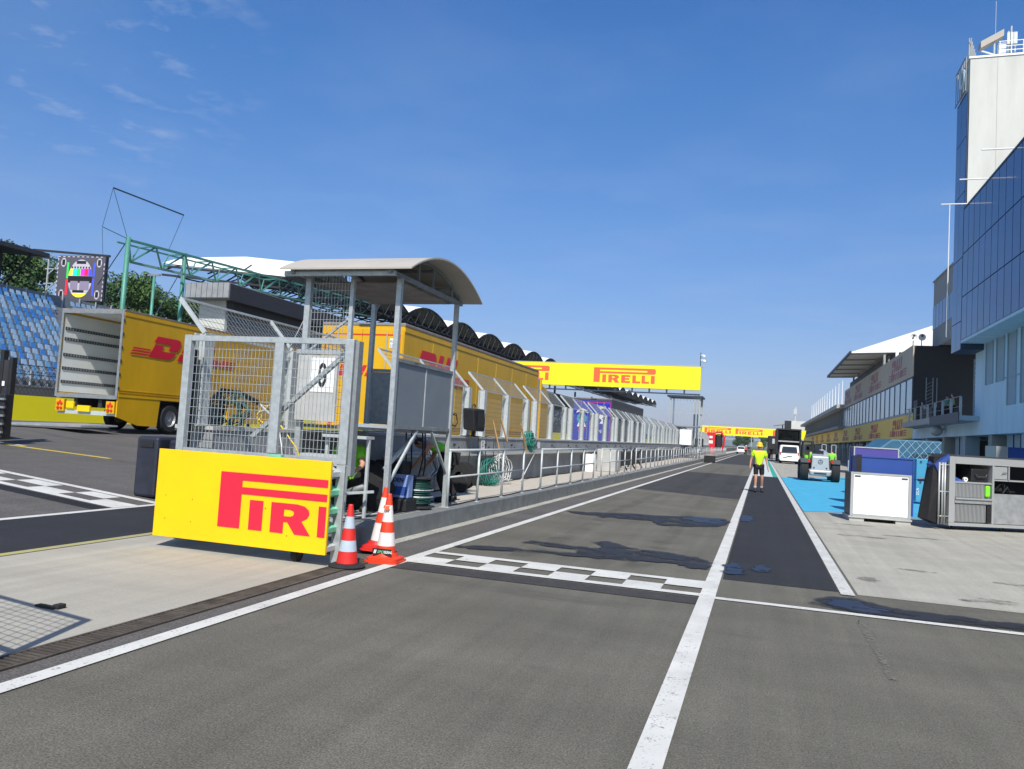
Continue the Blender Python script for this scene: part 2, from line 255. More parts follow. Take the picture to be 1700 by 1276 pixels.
# ---------------- helpers ----------------
class MB:
    def __init__(s): s.v = []; s.f = []; s.isl = []
    def add(s, vs, fs):
        vs = list(vs); s.isl.append((vs, list(fs))); n = len(s.v); s.v += [tuple(v) for v in vs]; s.f += [tuple(i + n for i in f) for f in fs]; return s
    def box(s, x0, x1, y0, y1, z0, z1):
        return s.add([(x0, y0, z0), (x1, y0, z0), (x1, y1, z0), (x0, y1, z0), (x0, y0, z1), (x1, y0, z1), (x1, y1, z1), (x0, y1, z1)],
                     [(3, 2, 1, 0), (4, 5, 6, 7), (0, 1, 5, 4), (1, 2, 6, 5), (2, 3, 7, 6), (3, 0, 4, 7)])
    def hexa(s, p):  # 8 points ordered like box
        return s.add(p, [(3, 2, 1, 0), (4, 5, 6, 7), (0, 1, 5, 4), (1, 2, 6, 5), (2, 3, 7, 6), (3, 0, 4, 7)])
    def bar(s, p, q, w, h=None, up=(0, 0, 1)):
        p, q = Vector(p), Vector(q); h = h or w; d = (q - p).normalized(); u = Vector(up)
        if abs(d.dot(u)) > 0.97: u = Vector((0, 1, 0))
        a = d.cross(u).normalized() * w / 2; b = a.cross(d).normalized() * h / 2
        vs = [p - a - b, p + a - b, p + a + b, p - a + b, q - a - b, q + a - b, q + a + b, q - a + b]
        return s.add(vs, [(0, 1, 2, 3), (7, 6, 5, 4), (0, 4, 5, 1), (1, 5, 6, 2), (2, 6, 7, 3), (3, 7, 4, 0)])
    def cyl(s, p, q, r0, r1=None, n=10, cap=True):
        p, q = Vector(p), Vector(q); r1 = r0 if r1 is None else r1; d = (q - p).normalized()
        u = Vector((0, 0, 1)) if abs(d.z) < 0.9 else Vector((1, 0, 0)); a = d.cross(u).normalized(); b = d.cross(a)
        vs = []
        for c, r in ((p, r0), (q, r1)):
            for i in range(n):
                t = 2 * math.pi * i / n; vs.append(c + (a * math.cos(t) + b * math.sin(t)) * r)
        fs = [(i, (i + 1) % n, n + (i + 1) % n, n + i) for i in range(n)]
        if cap: fs += [tuple(range(n - 1, -1, -1)), tuple(range(n, 2 * n))]
        return s.add(vs, fs)
    def path(s, pts, r, n=6):
        pts = [Vector(p) for p in pts]; vs = []; prev = None
        for i, p in enumerate(pts):
            d = (pts[min(i + 1, len(pts) - 1)] - pts[max(i - 1, 0)]).normalized()
            if prev is None: u = Vector((0, 0, 1)) if abs(d.z) < 0.9 else Vector((1, 0, 0)); a = d.cross(u).normalized()
            else: a = (prev - d * prev.dot(d)); a = a.normalized() if a.length > 1e-5 else d.cross(Vector((0, 0, 1))).normalized()
            prev = a; b = d.cross(a)
            for k in range(n):
                t = 2 * math.pi * k / n; vs.append(p + (a * math.cos(t) + b * math.sin(t)) * r)
        fs = []
        for i in range(len(pts) - 1):
            for k in range(n): fs.append((i * n + k, i * n + (k + 1) % n, (i + 1) * n + (k + 1) % n, (i + 1) * n + k))
        fs += [tuple(range(n - 1, -1, -1)), tuple(range((len(pts) - 1) * n, len(pts) * n))]
        return s.add(vs, fs)
    def lathe(s, prof, c=(0, 0, 0), n=24, ax='z'):
        vs = []; c = Vector(c)
        for r, z in prof:
            for i in range(n):
                t = 2 * math.pi * i / n; x, y = r * math.cos(t), r * math.sin(t)
                vs.append(c + (Vector((x, y, z)) if ax == 'z' else Vector((z, x, y)) if ax == 'x' else Vector((x, z, y))))
        fs = []
        for j in range(len(prof) - 1):
            for i in range(n): fs.append((j * n + i, j * n + (i + 1) % n, (j + 1) * n + (i + 1) % n, (j + 1) * n + i))
        return s.add(vs, fs)
    def prism(s, pts, vec):
        """planar outline pts extruded by vec"""
        n = len(pts); v = Vector(vec); vs = [Vector(p) for p in pts] + [Vector(p) + v for p in pts]
        fs = [tuple(range(n - 1, -1, -1)), tuple(range(n, 2 * n))] + [(i, (i + 1) % n, n + (i + 1) % n, n + i) for i in range(n)]
        return s.add(vs, fs)
    def flat(s, o, ux, uy, polys, th):
        """2D polygons in the plane (o, ux, uy), thickness th along ux x uy"""
        o, ux, uy = Vector(o), Vector(ux), Vector(uy); nrm = ux.cross(uy).normalized() * th
        for pl in polys: s.prism([o + ux * x + uy * y for x, y in pl], nrm)
        return s
    def ball(s, c, rx, ry, rz, n=12, m=8):
        c = Vector(c); vs = []; fs = []
        for j in range(m + 1):
            ph = math.pi * j / m
            for i in range(n):
                t = 2 * math.pi * i / n; vs.append(c + Vector((rx * math.sin(ph) * math.cos(t), ry * math.sin(ph) * math.sin(t), rz * math.cos(ph))))
        for j in range(m):
            for i in range(n): fs.append((j * n + i, (j + 1) * n + i, (j + 1) * n + (i + 1) % n, j * n + (i + 1) % n))
        return s.add(vs, fs)
    def xf(s, mt):
        s.v = [tuple(mt @ Vector(v)) for v in s.v]; return s
    def each(s, name, m, parent=None, **k):
        """every added shape becomes a part of its own"""
        return [MB().add(v, f).build(name, m, parent, **k) for v, f in s.isl]
    def build(s, name, m, parent=None, smooth=False, bevel=0, fix=True):
        me = bpy.data.meshes.new(name); me.from_pydata(s.v, [], s.f)
        if fix:
            bm = bmesh.new(); bm.from_mesh(me); bmesh.ops.recalc_face_normals(bm, faces=bm.faces); bm.to_mesh(me); bm.free()
        if isinstance(m, str): m = M[m]
        me.materials.append(m)
        if smooth:
            for p in me.polygons: p.use_smooth = True
        o = bpy.data.objects.new(name, me); col.objects.link(o)
        if parent:
            o.parent = parent
            o.matrix_parent_inverse = Matrix.Identity(4)
            off = parent.get('_off')
            if off is not None: me.transform(Matrix.Translation(-Vector(off))); o['_off'] = tuple(off)
        if bevel:
            b = o.modifiers.new('bevel', 'BEVEL'); b.width = bevel; b.segments = 2; b.limit_method = 'ANGLE'; b.angle_limit = R(40)
        return o

def tag(o, label=None, cat=None, group=None, kind=None):
    if label: o['label'] = label
    if cat: o['category'] = cat
    if group: o['group'] = group
    if kind: o['kind'] = kind
    return o
def thing(name, label, cat, loc=(0, 0, 0), group=None, rz=0.0, world=False):
    """Empty at the thing's base. Part meshes are given in local coordinates, or in world ones when world=True."""
    o = bpy.data.objects.new(name, None); col.objects.link(o); o.location = loc; o.rotation_euler = (0, 0, rz)
    o.empty_display_size = 0.3
    if world: o['_off'] = tuple(loc)
    return tag(o, label, cat, group)
def struct(name, mb, m, **k):
    return tag(mb.build(name, m, **k), kind='structure')
def copy_tree(o, loc=None, label=None, parent=None, rz=None):
    c = o.copy(); col.objects.link(c)
    if parent: c.parent = parent
    if loc is not None: c.location = loc
    if rz is not None: c.rotation_euler = (0, 0, rz)
    if label: c['label'] = label
    for ch in list(o.children): copy_tree(ch, parent=c)
    return c
def text(body, o, ux, uy, size, m, parent=None, name='lettering', th=0.004, bold=0.0, shear=0.0, xs=1.0, align='LEFT'):
    cu = bpy.data.curves.new('t', 'FONT'); cu.body = body; cu.size = size; cu.extrude = th / 2; cu.offset = bold * size; cu.shear = shear
    cu.align_x = align; cu.resolution_u = 3
    ob = bpy.data.objects.new('t', cu); col.objects.link(ob)
    me = bpy.data.meshes.new_from_object(ob); bpy.data.objects.remove(ob); bpy.data.curves.remove(cu)
    ux, uy = Vector(ux), Vector(uy); n = ux.cross(uy)
    mt = Matrix((( ux.x * xs, uy.x, n.x, o[0]), (ux.y * xs, uy.y, n.y, o[1]), (ux.z * xs, uy.z, n.z, o[2]), (0, 0, 0, 1)))
    me.transform(mt); me.materials.clear(); me.materials.append(M[m] if isinstance(m, str) else m); me.name = name
    ob = bpy.data.objects.new(name, me); col.objects.link(ob)
    if parent:
        ob.parent = parent; off = parent.get('_off')
        if off is not None: me.transform(Matrix.Translation(-Vector(off)))
    return ob
def clipx(pl, xm):
    out = []
    for i in range(len(pl)):
        a, b = pl[i], pl[(i + 1) % len(pl)]
        if a[0] <= xm: out.append(a)
        if (a[0] <= xm) != (b[0] <= xm):
            t = (xm - a[0]) / (b[0] - a[0]); out.append((xm, a[1] + t * (b[1] - a[1])))
    return out
def glyph(g, x0, w, h):
    G = {'I': [[(0, 0), (1, 0), (1, 1), (0, 1)]],
         'R': [[(0, 0), (.34, 0), (.34, 1), (0, 1)],
               [(.34, 1), (.66, 1), (.86, .95), (.97, .83), (.99, .70), (.94, .56), (.80, .45), (1.04, 0), (.64, 0), (.44, .38), (.34, .38), (.34, .57), (.50, .57), (.58, .61), (.60, .69), (.58, .76), (.50, .80), (.34, .80)]],
         'E': [[(0, 0), (1, 0), (1, .24), (.42, .24), (.42, .41), (.90, .41), (.90, .62), (.42, .62), (.42, .77), (1, .77), (1, 1), (0, 1)]],
         'L': [[(0, 0), (1, 0), (1, .30), (.88, .24), (.44, .24), (.44, 1), (0, 1)]]}[g]
    return [[(x0 + x * w, y * h) for x, y in pl] for pl in G]
def long_p_logo(o, ux, uy, H, sx, m, parent, xmax=None, th=0.004):
    """word with a long-bowled P running over the small capitals; H total height"""
    T = 4.86
    bowl = [(.50, 1), (T - .12, 1), (T - .03, .96), (T, .88), (T, .72), (T - .04, .65), (T - .12, .62), (.50, .62), (.50, .745), (T - .70, .745), (T - .64, .77), (T - .64, .84), (T - .70, .865), (.50, .865)]
    pl = [[(0, 0), (.50, 0), (.50, 1), (0, 1)]]
    if xmax is not None:
        e = xmax / (H * sx); pl += [[(.50, .865), (e, .865), (e, 1), (.50, 1)], [(.50, .62), (e, .62), (e, .745), (.50, .745)]]
    else: pl.append(bowl)
    for g, x0, wd in (('I', .70, .30), ('R', 1.18, .84), ('E', 2.20, .70), ('L', 3.07, .62), ('L', 3.79, .58), ('I', 4.50, .30)):
        pl += glyph(g, x0, wd, .53)
    if xmax is not None: pl = [q for q in (clipx(p, e) for p in pl) if len(q) > 2]
    pl = [[(x * H * sx, y * H) for x, y in p] for p in pl]
    return MB().flat(o, ux, uy, pl, th).build('lettering', m, parent)
def courier_logo(o, ux, uy, H, m, parent, th=0.004, sx=1.0, name='lettering', dash=True):
    pl = [[(.30, 1), (1.42, 1), (1.56, .96), (1.62, .86), (1.58, .68), (1.44, .42), (.92, .42), (1.06, .66), (1.0, .70), (.12, .70)],
          [(.20, .61), (.66, .61), (.58, .34), (1.38, .34), (1.22, .12), (1.0, 0), (-.12, 0)],
          [(1.95, 1), (2.35, 1), (2.16, .62), (2.50, .62), (2.69, 1), (3.09, 1), (2.80, .42), (1.66, .42)],
          [(1.62, .34), (2.02, .34), (1.85, 0), (1.45, 0)], [(2.36, .34), (2.76, .34), (2.59, 0), (2.19, 0)],
          [(3.35, 1), (3.75, 1), (3.46, .42), (3.06, .42)], [(3.02, .34), (4.05, .34), (3.88, 0), (2.85, 0)]]
    if dash:
        for k in range(3):
            y = .02 + .13 * k
            pl.append([(-1.05 + .06 * k, y), (-.16 + .06 * k, y), (-.12 + .06 * k, y + .07), (-1.01 + .06 * k, y + .07)])
            pl.append([(4.02 + .06 * k, y), (5.0 + .06 * k, y), (5.04 + .06 * k, y + .07), (4.06 + .06 * k, y + .07)])
    pl = [[(x * H * sx, y * H) for x, y in p] for p in pl]
    return MB().flat(o, ux, uy, pl, th).build(name, m, parent)
def wire_mesh(mb, o, ux, uy, W, H, dx, dy, r):
    """welded mesh panel of real wires"""
    o, ux, uy = Vector(o), Vector(ux), Vector(uy)
    n = max(2, round(W / dx)); k = max(2, round(H / dy))
    for i in range(n + 1): a = o + ux * (W * i / n); mb.bar(a, a + uy * H, r, r, up=ux.cross(uy))
    off = ux.cross(uy).normalized() * r * 0.9
    for j in range(k + 1): a = o + uy * (H * j / k) + off; mb.bar(a, a + ux * W, r, r, up=ux.cross(uy))
def wheel(parent, c, r, w, ax=(1, 0, 0), rim='alu_d', name='wheel'):
    c, ax = Vector(c), Vector(ax).normalized()
    t = MB(); prof = [(r * .58, -w / 2), (r * .93, -w / 2), (r, -w * .36), (r, w * .36), (r * .93, w / 2), (r * .58, w / 2)]
    t.lathe(prof, n=26, ax='x'); rot = Vector((1, 0, 0)).rotation_difference(ax).to_matrix().to_4x4(); t.xf(Matrix.Translation(c) @ rot)
    wo = t.build(name, 'rubber', parent, smooth=False)
    h = MB().lathe([(0, -w * .30), (r * .2, -w * .34), (r * .24, -w * .22), (r * .5, -w * .16), (r * .575, -w * .46), (r * .575, w * .46), (r * .5, w * .16), (r * .24, w * .22), (r * .2, w * .34), (0, w * .30)], n=20, ax='x')
    for k in range(8):
        a = 2 * math.pi * k / 8; p = Vector((0, math.cos(a), math.sin(a))) * r * .33
        h.cyl(p + Vector((w * .14, 0, 0)), p + Vector((w * .24, 0, 0)), r * .035, n=6); h.cyl(p - Vector((w * .14, 0, 0)), p - Vector((w * .24, 0, 0)), r * .035, n=6)
    h.xf(Matrix.Translation(c) @ rot); h.build('rim', rim, wo)
    return wo

# ---- people ----
def skin_mesh(chains, radii, sub=1):
    """connected joints -> one tapered continuous surface (Skin + Subdivision), returned as mesh"""
    ids = {}; vs = []; es = []; rr = []
    for ch in chains:
        for a in ch:
            if a[0] not in ids: ids[a[0]] = len(vs); vs.append(a[1]); rr.append(radii[a[0]])
        for a, b in zip(ch, ch[1:]): es.append((ids[a[0]], ids[b[0]]))
    me = bpy.data.meshes.new('sk'); me.from_pydata([tuple(v) for v in vs], es, [])
    o = bpy.data.objects.new('sk', me); col.objects.link(o)
    o.modifiers.new('s', 'SKIN'); sm = o.modifiers.new('b', 'SUBSURF'); sm.levels = sub; sm.render_levels = sub
    if not me.skin_vertices: pass
    for i, sv in enumerate(me.skin_vertices[0].data):
        r = rr[i]; sv.radius = (r, r) if not isinstance(r, tuple) else r; sv.use_root = (i == 0)
    bpy.context.view_layer.update()
    dg = bpy.context.evaluated_depsgraph_get(); res = bpy.data.meshes.new_from_object(o.evaluated_get(dg))
    bpy.data.objects.remove(o); bpy.data.meshes.remove(me); return res
def mesh_obj(me, name, m, parent):
    me.materials.clear(); me.materials.append(M[m]); me.name = name
    for p in me.polygons: p.use_smooth = True
    o = bpy.data.objects.new(name, me); col.objects.link(o); o.parent = parent; return o
STAND = dict(pel=(0, 0, .95), spi=(0, -.01, 1.12), che=(0, 0, 1.33), nek=(0, 0, 1.47), hed=(0, -.015, 1.56),
             sL=(.185, 0, 1.40), eL=(.235, .02, 1.12), wL=(.26, -.05, .87), sR=(-.185, 0, 1.40), eR=(-.235, .02, 1.12), wR=(-.26, -.05, .87),
             hL=(.095, 0, .90), kL=(.11, -.02, .50), aL=(.115, .02, .09), tL=(.13, -.15, .04), hR=(-.095, 0, .90), kR=(-.11, -.02, .50), aR=(-.115, .02, .09), tR=(-.13, -.15, .04))
def person(label, loc, rz, pose=None, top='lime', bottom='black_cloth', shorts=False, hat='hat_y', sleeve=True, detail=True, group=None, glasses=True, shoe='black', topname='shirt', lookdir=(0, -1, 0), fingers=True):
    p = dict(STAND); p.update(pose or {}); p = {k: Vector(v) for k, v in p.items()}
    t = thing('person', label, 'person', loc, group, rz)
    fw = Vector(lookdir).normalized()
    for s in 'LR':
        d = (p['w' + s] - p['e' + s]).normalized(); p['h_' + s] = p['w' + s] + d * .075
        p['ft' + s] = (p['a' + s] + p['t' + s]) / 2 + Vector((0, 0, -.015))
        p['um' + s] = p['s' + s].lerp(p['e' + s], .62); p['hk' + s] = p['h' + s].lerp(p['k' + s], .82)
    P_ = lambda *ks: [(k, p[k]) for k in ks]
    rad = dict(pel=(.135, .105), spi=(.125, .10), che=(.15, .11), nek=.055, hed=.07, sL=.068, sR=.068, eL=.043, eR=.043, wL=.028, wR=.028, h_L=(.04, .022), h_R=(.04, .022),
               hL=.092, hR=.092, kL=.058, kR=.058, aL=.04, aR=.04, ftL=.042, ftR=.042, tL=.038, tR=.038)
    ch = [P_('pel', 'spi', 'che', 'nek', 'hed')]
    for s in 'LR': ch += [P_('che', 's' + s, 'e' + s, 'w' + s, 'h_' + s), P_('pel', 'h' + s, 'k' + s, 'a' + s, 'ft' + s, 't' + s)]
    me = skin_mesh(ch, rad, 1)
    # head, face and hands joined into the same body mesh
    mb = MB(); up = (p['hed'] - p['nek']).normalized(); side = fw.cross(up).normalized(); fw2 = up.cross(side).normalized()
    hc = p['hed'] + up * .075
    b = MB().ball((0, 0, 0), .073, .092, .112, 16, 12)
    b.ball((0, -.094, -.014), .013, .02, .024, 8, 6)                     # nose
    b.ball((0, -.058, -.078), .042, .035, .034, 10, 6)                   # chin
    b.ball((0, -.088, -.052), .024, .010, .007, 8, 5)                    # lips
    for sx in (-1, 1): b.ball((sx * .075, .012, -.008), .010, .02, .032, 8, 6)   # ears
    mt = Matrix(((side.x, -fw2.x, up.x, hc.x), (side.y, -fw2.y, up.y, hc.y), (side.z, -fw2.z, up.z, hc.z), (0, 0, 0, 1)))
    b.xf(mt); mb.add(b.v, b.f)
    for s in 'LR':
        d = (p['h_' + s] - p['w' + s]).normalized(); a = d.cross(Vector((0, 1, 0))); a = a.normalized() if a.length > .1 else Vector((1, 0, 0))
        c = d.cross(a).normalized(); root = p['h_' + s] + d * .012
        for k, ln in enumerate((.062, .072, .067, .052)):
            o = root + c * (-.028 + .0185 * k); m1 = o + d * ln * .55 + a * .008; mb.cyl(o, m1, .0095, .009, 6); mb.cyl(m1, m1 + d * ln * .45 + a * (.02 if s == 'R' else -.02), .009, .007, 6)
        o = p['w' + s] + d * .03 - c * .025; m1 = o - c * .035 + d * .03; mb.cyl(o, m1, .012, .010, 6); mb.cyl(m1, m1 + d * .028, .010, .008, 6)
    bm = bmesh.new(); bm.from_mesh(me)
    vv = [bm.verts.new(v) for v in mb.v]
    for f in mb.f:
        try: bm.faces.new([vv[i] for i in f])
        except ValueError: pass
    bmesh.ops.recalc_face_normals(bm, faces=bm.faces); bm.to_mesh(me); bm.free()
    body = mesh_obj(me, 'body', 'skin', t)
    # clothes follow the same joints, a little thicker
    e = .022
    r2 = dict(pel=(.150, .125), spi=(.145, .12), che=(.165, .13), sL=.088, sR=.088, umL=.078, umR=.078, low=(.155, .13))
    p['low'] = p['pel'].lerp(p['spi'], -.25)
    ch = [[('low', p['low'])] + P_('pel', 'spi', 'che')]
    for s in 'LR': ch.append(P_('che', 's' + s, 'um' + s) if sleeve else P_('che', 's' + s))
    mesh_obj(skin_mesh(ch, r2, 1), topname, top, t)
    r3 = dict(pel=(.142, .115), hL=.108, hR=.108, hkL=.092, hkR=.092, kL=.078, kR=.078, aL=.062, aR=.062)
    ch = []
    for s in 'LR': ch.append(P_('pel', 'h' + s, 'hk' + s) if shorts else P_('pel', 'h' + s, 'k' + s, 'a' + s))
    mesh_obj(skin_mesh(ch, r3, 1), 'shorts' if shorts else 'trousers', bottom, t)
    for s in 'LR':
        r4 = {'a' + s: .062, 'ft' + s: .066, 't' + s: .055}
        q = {k: p[k] for k in r4}; q['t' + s] = p['t' + s] + (p['t' + s] - p['a' + s]).normalized() * .05; q['a' + s] = p['a' + s] - (p['t' + s] - p['a' + s]).normalized() * .03; mesh_obj(skin_mesh([[(k, q[k]) for k in r4]], r4, 1), 'shoe', shoe, t)
        if shorts: MB().cyl(p['a' + s] + Vector((0, 0, .02)), p['a' + s].lerp(p['k' + s], .28), .045, .052, 10).build('sock', 'sock', t, smooth=True)
    def onhead(mb_, name, m): mb_.xf(mt); return mb_.build(name, m, t, smooth=True)
    if hat:
        h = MB().lathe([(.001, .135), (.05, .130), (.085, .095), (.098, .045), (.102, .02), (.135, .0), (.137, -.006), (.10, .0), (.09, .03)], n=20)
        onhead(h, 'hat', hat)
    hr = MB().ball((0, .018, .012), .080, .090, .104, 14, 10); hr.v = [v if not (v[1] < -.045 and v[2] < .06) else (v[0] * .9, -.03, v[2]) for v in hr.v]
    onhead(hr, 'hair', 'hair')
    if glasses:
        g = MB(); g.ball((-.032, -.088, .012), .028, .010, .018, 8, 6); g.ball((.032, -.088, .012), .028, .010, .018, 8, 6); g.bar((-.07, -.085, .016), (.07, -.085, .016), .006); onhead(g, 'sunglasses', 'black')
    else:
        for sx in (-1, 1): onhead(MB().ball((sx * .03, -.085, .01), .012, .008, .008, 8, 5), 'eye', 'glass_dark')
    return t
# ---------------- ground ----------------
def zg(x):
    """track cambers up to the left"""
    return 0.0 if x > -10 else min(0.85, (-10 - x) * 0.075)
xs = [4000, 60, 12, -10, -21.333, -34, -4000]
mb = MB(); ys = [-300, 5000]
for i in range(len(xs) - 1):
    a, b = xs[i + 1], xs[i]
    mb.add([(a, ys[0], zg(a)), (b, ys[0], zg(b)), (b, ys[1], zg(b)), (a, ys[1], zg(a))], [(0, 1, 2, 3)])
struct('ground', mb, 'asphalt', fix=False)
def sheet(name, pts, m, z, **k):
    """pts in xy; follows the ground"""
    o = MB().add([(x, y, zg(x) + z) for x, y in pts], [tuple(range(len(pts)))]).build(name, m, fix=False)
    if o.data.polygons[0].normal.z < 0: o.data.flip_normals()
    return tag(o, kind='structure')
def rect(name, x0, x1, y0, y1, m, z): return sheet(name, [(x0, y0), (x1, y0), (x1, y1), (x0, y1)], m, z)
mb = MB()
for a, b in ((-21.333, -9.9), (-31, -21.333)): mb.add([(a, -200, zg(a) + .004), (b, -200, zg(b) + .004), (b, 900, zg(b) + .004), (a, 900, zg(a) + .004)], [(0, 1, 2, 3)])
struct('race_track', mb, 'asphalt_track', fix=False)
rect('track_edge', -9.74, -7.62, -40, 400, 'asphalt_new', .004)
rect('concrete_slab', -7.44, -4.50, -20, 8.45, 'concrete_l', .004)
rect('apron', 1.10, 12.0, 9.75, 330, 'concrete', .004)
# fast lane: new dark asphalt, then pale painted surface
rect('fast_lane', -.38, .90, 9.82, 45.6, 'asphalt_new', .004)
rect('painted_fast_lane', -.38, .66, 45.6, 170, 'green_white', .004)
rect('painted_lane_edge', .66, .90, 45.6, 170, 'green_paint', .004)
# resurfaced darker bands of the pit lane
sheet('pit_lane_patch', [(-4.0, 26.0), (-.56, 24.5), (-.56, 44.3), (-4.0, 45.0)], 'asphalt_band', .004)
sheet('pit_lane_patch', [(-4.0, 70.0), (-.56, 68), (-.56, 150), (-4.0, 150)], 'asphalt_band', .004)
# gutter strip along the platform kerb
rect('gutter_strip', -4.85, -4.66, 9.0, 330, 'gutter', .006)
rect('grate_surround', -4.66, -4.06, -20, 330, 'asphalt_track', .003)
# white lines
rect('pit_wall_line', -4.06, -3.92, -20, 330, 'white_line', .009)
rect('track_edge_line', -9.90, -9.74, -60, 330, 'white_line', .008)
rect('lane_line', -.56, -.40, -20, 330, 'white_line', .010)
rect('apron_line', .91, 1.06, 9.62, 330, 'white_worn', .012)
rect('start_line', -.40, 12.0, 8.50, 8.62, 'white_line', .0085)
rect('yellow_edge_line', -7.60, -7.47, -40, 8.6, 'yellow_faint', .006)
# chequered line across the pit lane: solid border lines + staggered squares
def cheq(name, o, ux, uy, n, cw, rh, b, m, z):
    mb = MB(); o = Vector(o); ux = Vector(ux); uy = Vector(uy)
    def q(u0, u1, v0, v1):
        p = [o + ux * u + uy * v for u, v in ((u0, v0), (u1, v0), (u1, v1), (u0, v1))]
        mb.add([(a.x, a.y, zg(a.x) + z) for a in p], [(0, 1, 2, 3)])
    W = n * cw; q(0, W, 0, b); q(0, W, b + 2 * rh, 2 * b + 2 * rh)
    for k in range(n):
        r = k % 2; q(k * cw, (k + 1) * cw, b + r * rh, b + (r + 1) * rh)
    o_ = mb.build(name, m, fix=False)
    for pl in o_.data.polygons:
        if pl.normal.z < 0: o_.data.flip_normals(); break
    return tag(o_, kind='structure')
cheq('chequered_line', (-3.92, 8.55, 0), (1, 0, 0), (0, 1, 0), 8, .42, .32, .15, 'white_line', .011)
rect('dark_strip_before_line', -3.92, -.56, 8.12, 8.50, 'asphalt_band', .006)
cheq('chequered_line', (-9.90, 10.18, 0), (-1, .04, 0), (.04, 1, 0), 14, .72, .37, .17, 'white_line', .011)
sheet('dark_strip_before_line', [(-9.9, 9.8), (-19.9, 10.2), (-19.9, 10.55), (-9.9, 10.14)], 'asphalt_dark', .006)
sheet('grid_marking', [(-15.05, 15.18), (-20.4, 13.62), (-20.4, 13.78), (-15.05, 15.34)], 'yellow_line', .010)
sheet('grid_marking', [(-17.3, 14.75), (-18.4, 14.45), (-18.4, 14.62), (-17.3, 14.92)], 'white_worn', .012)
# water spilled on the asphalt, irregular outlines
def blob(name, pts, m, z, seed=0, amp=.05, sub=6):
    q = random.Random(seed); out = []
    for i in range(len(pts)):
        a, b = pts[i], pts[(i + 1) % len(pts)]
        for k in range(sub):
            t = k / sub; s_ = amp * (1 if k else .4)
            out.append((a[0] + (b[0] - a[0]) * t + q.uniform(-s_, s_) * .5, a[1] + (b[1] - a[1]) * t + q.uniform(-s_, s_)))
    return sheet(name, out, m, z)
def stain(name, pts, m, z, seed=0, amp=.05, w=.10):
    """outline + a rim band that fades"""
    q = random.Random(seed); out = []
    for i in range(len(pts)):
        a, b = pts[i], pts[(i + 1) % len(pts)]
        for k in range(5):
            t = k / 5; out.append(Vector((a[0] + (b[0] - a[0]) * t + q.uniform(-amp, amp) * .5, a[1] + (b[1] - a[1]) * t + q.uniform(-amp, amp), 0)))
    area = sum(a.x * b.y - b.x * a.y for a, b in zip(out, out[1:] + out[:1]))
    if area < 0: out.reverse()
    n = len(out); rim = []
    for i in range(n):
        d = (out[(i + 1) % n] - out[i - 1]); d = Vector((d.y, -d.x, 0)); rim.append(out[i] + (d.normalized() * w * q.uniform(.7, 1.3) if d.length else d))
    me = bpy.data.meshes.new(name)
    me.from_pydata([(p.x, p.y, zg(p.x) + z) for p in out + rim], [], [tuple(range(n))] + [(i, n + i, n + (i + 1) % n, (i + 1) % n) for i in range(n)])
    at = me.attributes.new('rim', 'FLOAT', 'POINT')
    for i in range(2 * n): at.data[i].value = 1.0 if i < n else 0.0
    me.materials.append(M[m]); o = bpy.data.objects.new(name, me); col.objects.link(o)
    return tag(o, kind='structure')
M['wet'] = damp('damp_asphalt', (0.026, 0.026, 0.028), 0.6, .53, .16)
M['puddle'] = damp('standing_water', (0.014, 0.017, 0.032), 0.42, .50, .14, 3.0)
M['stain'] = damp('damp_concrete', (0.17, 0.16, 0.135), 0.8, .58, .25, 3.0, strength=.8)
M['crack'] = damp('pale_crack_filler', (0.20, 0.19, 0.16), 0.9, .62, .12, 14.0, strength=.7)
M['rubbered'] = damp('rubbered_asphalt', (0.035, 0.033, 0.031), 0.8, .60, .35, 1.5, strength=.30)
stain('damp_patch', [(-3.89, 10.15), (-3.55, 10.40), (-2.92, 10.42), (-2.3, 10.62), (-2.4, 10.85), (-3.22, 11.10), (-3.2, 11.32), (-2.49, 11.25), (-2.16, 11.2), (-2.14, 11.5), (-2.4, 11.85), (-2.21, 12.1), (-1.97, 11.82), (-1.62, 11.6), (-1.15, 11.5), (-.75, 11.30), (-.60, 10.96), (-.62, 10.37), (-.84, 10.45), (-1.11, 10.66), (-1.45, 10.50), (-2.16, 10.36), (-2.87, 10.28), (-3.71, 10.02)], 'wet', .012, 1, .05)
stain('damp_patch', [(-3.9, 16.2), (-3.1, 16.7), (-1.97, 17.2), (-.73, 17.7), (-.60, 16.9), (-.8, 15.7), (-1.74, 15.2), (-2.06, 15.9), (-3.0, 15.8)], 'wet', .012, 2, .12)
stain('damp_patch', [(.56, 8.90), (.7, 9.26), (.89, 9.42), (1.04, 9.43), (1.17, 9.28), (1.35, 9.10), (1.61, 9.08), (2.2, 9.02), (3.6, 9.1), (3.6, 8.78), (2.3, 8.70), (1.4, 8.66), (1.0, 8.68), (.7, 8.80)], 'wet', .0135, 3, .03)
stain('puddle', [(.75, 8.95), (.84, 9.22), (1.0, 9.25), (1.1, 9.05), (1.28, 8.92), (1.2, 8.78), (.95, 8.76)], 'puddle', .0150, 4, .03)
stain('puddle', [(-.36, 10.35), (-.34, 11.2), (-.24, 11.1), (-.18, 10.7), (-.22, 10.3), (-.30, 10.2)], 'puddle', .012, 5, .04)
stain('puddle', [(-.33, 17.6), (-.33, 19.0), (-.18, 18.8), (-.14, 18.2), (-.2, 17.5)], 'puddle', .012, 6, .08)
stain('puddle', [(.0, 10.7), (.0, 10.9), (.06, 11.3), (.12, 11.0), (.14, 10.7)], 'puddle', .012, 7, .04)
stain('puddle', [(-1.5, 17.0), (-1.3, 17.4), (-.75, 17.4), (-.7, 16.6), (-1.1, 16.4)], 'puddle', .0140, 8, .08)
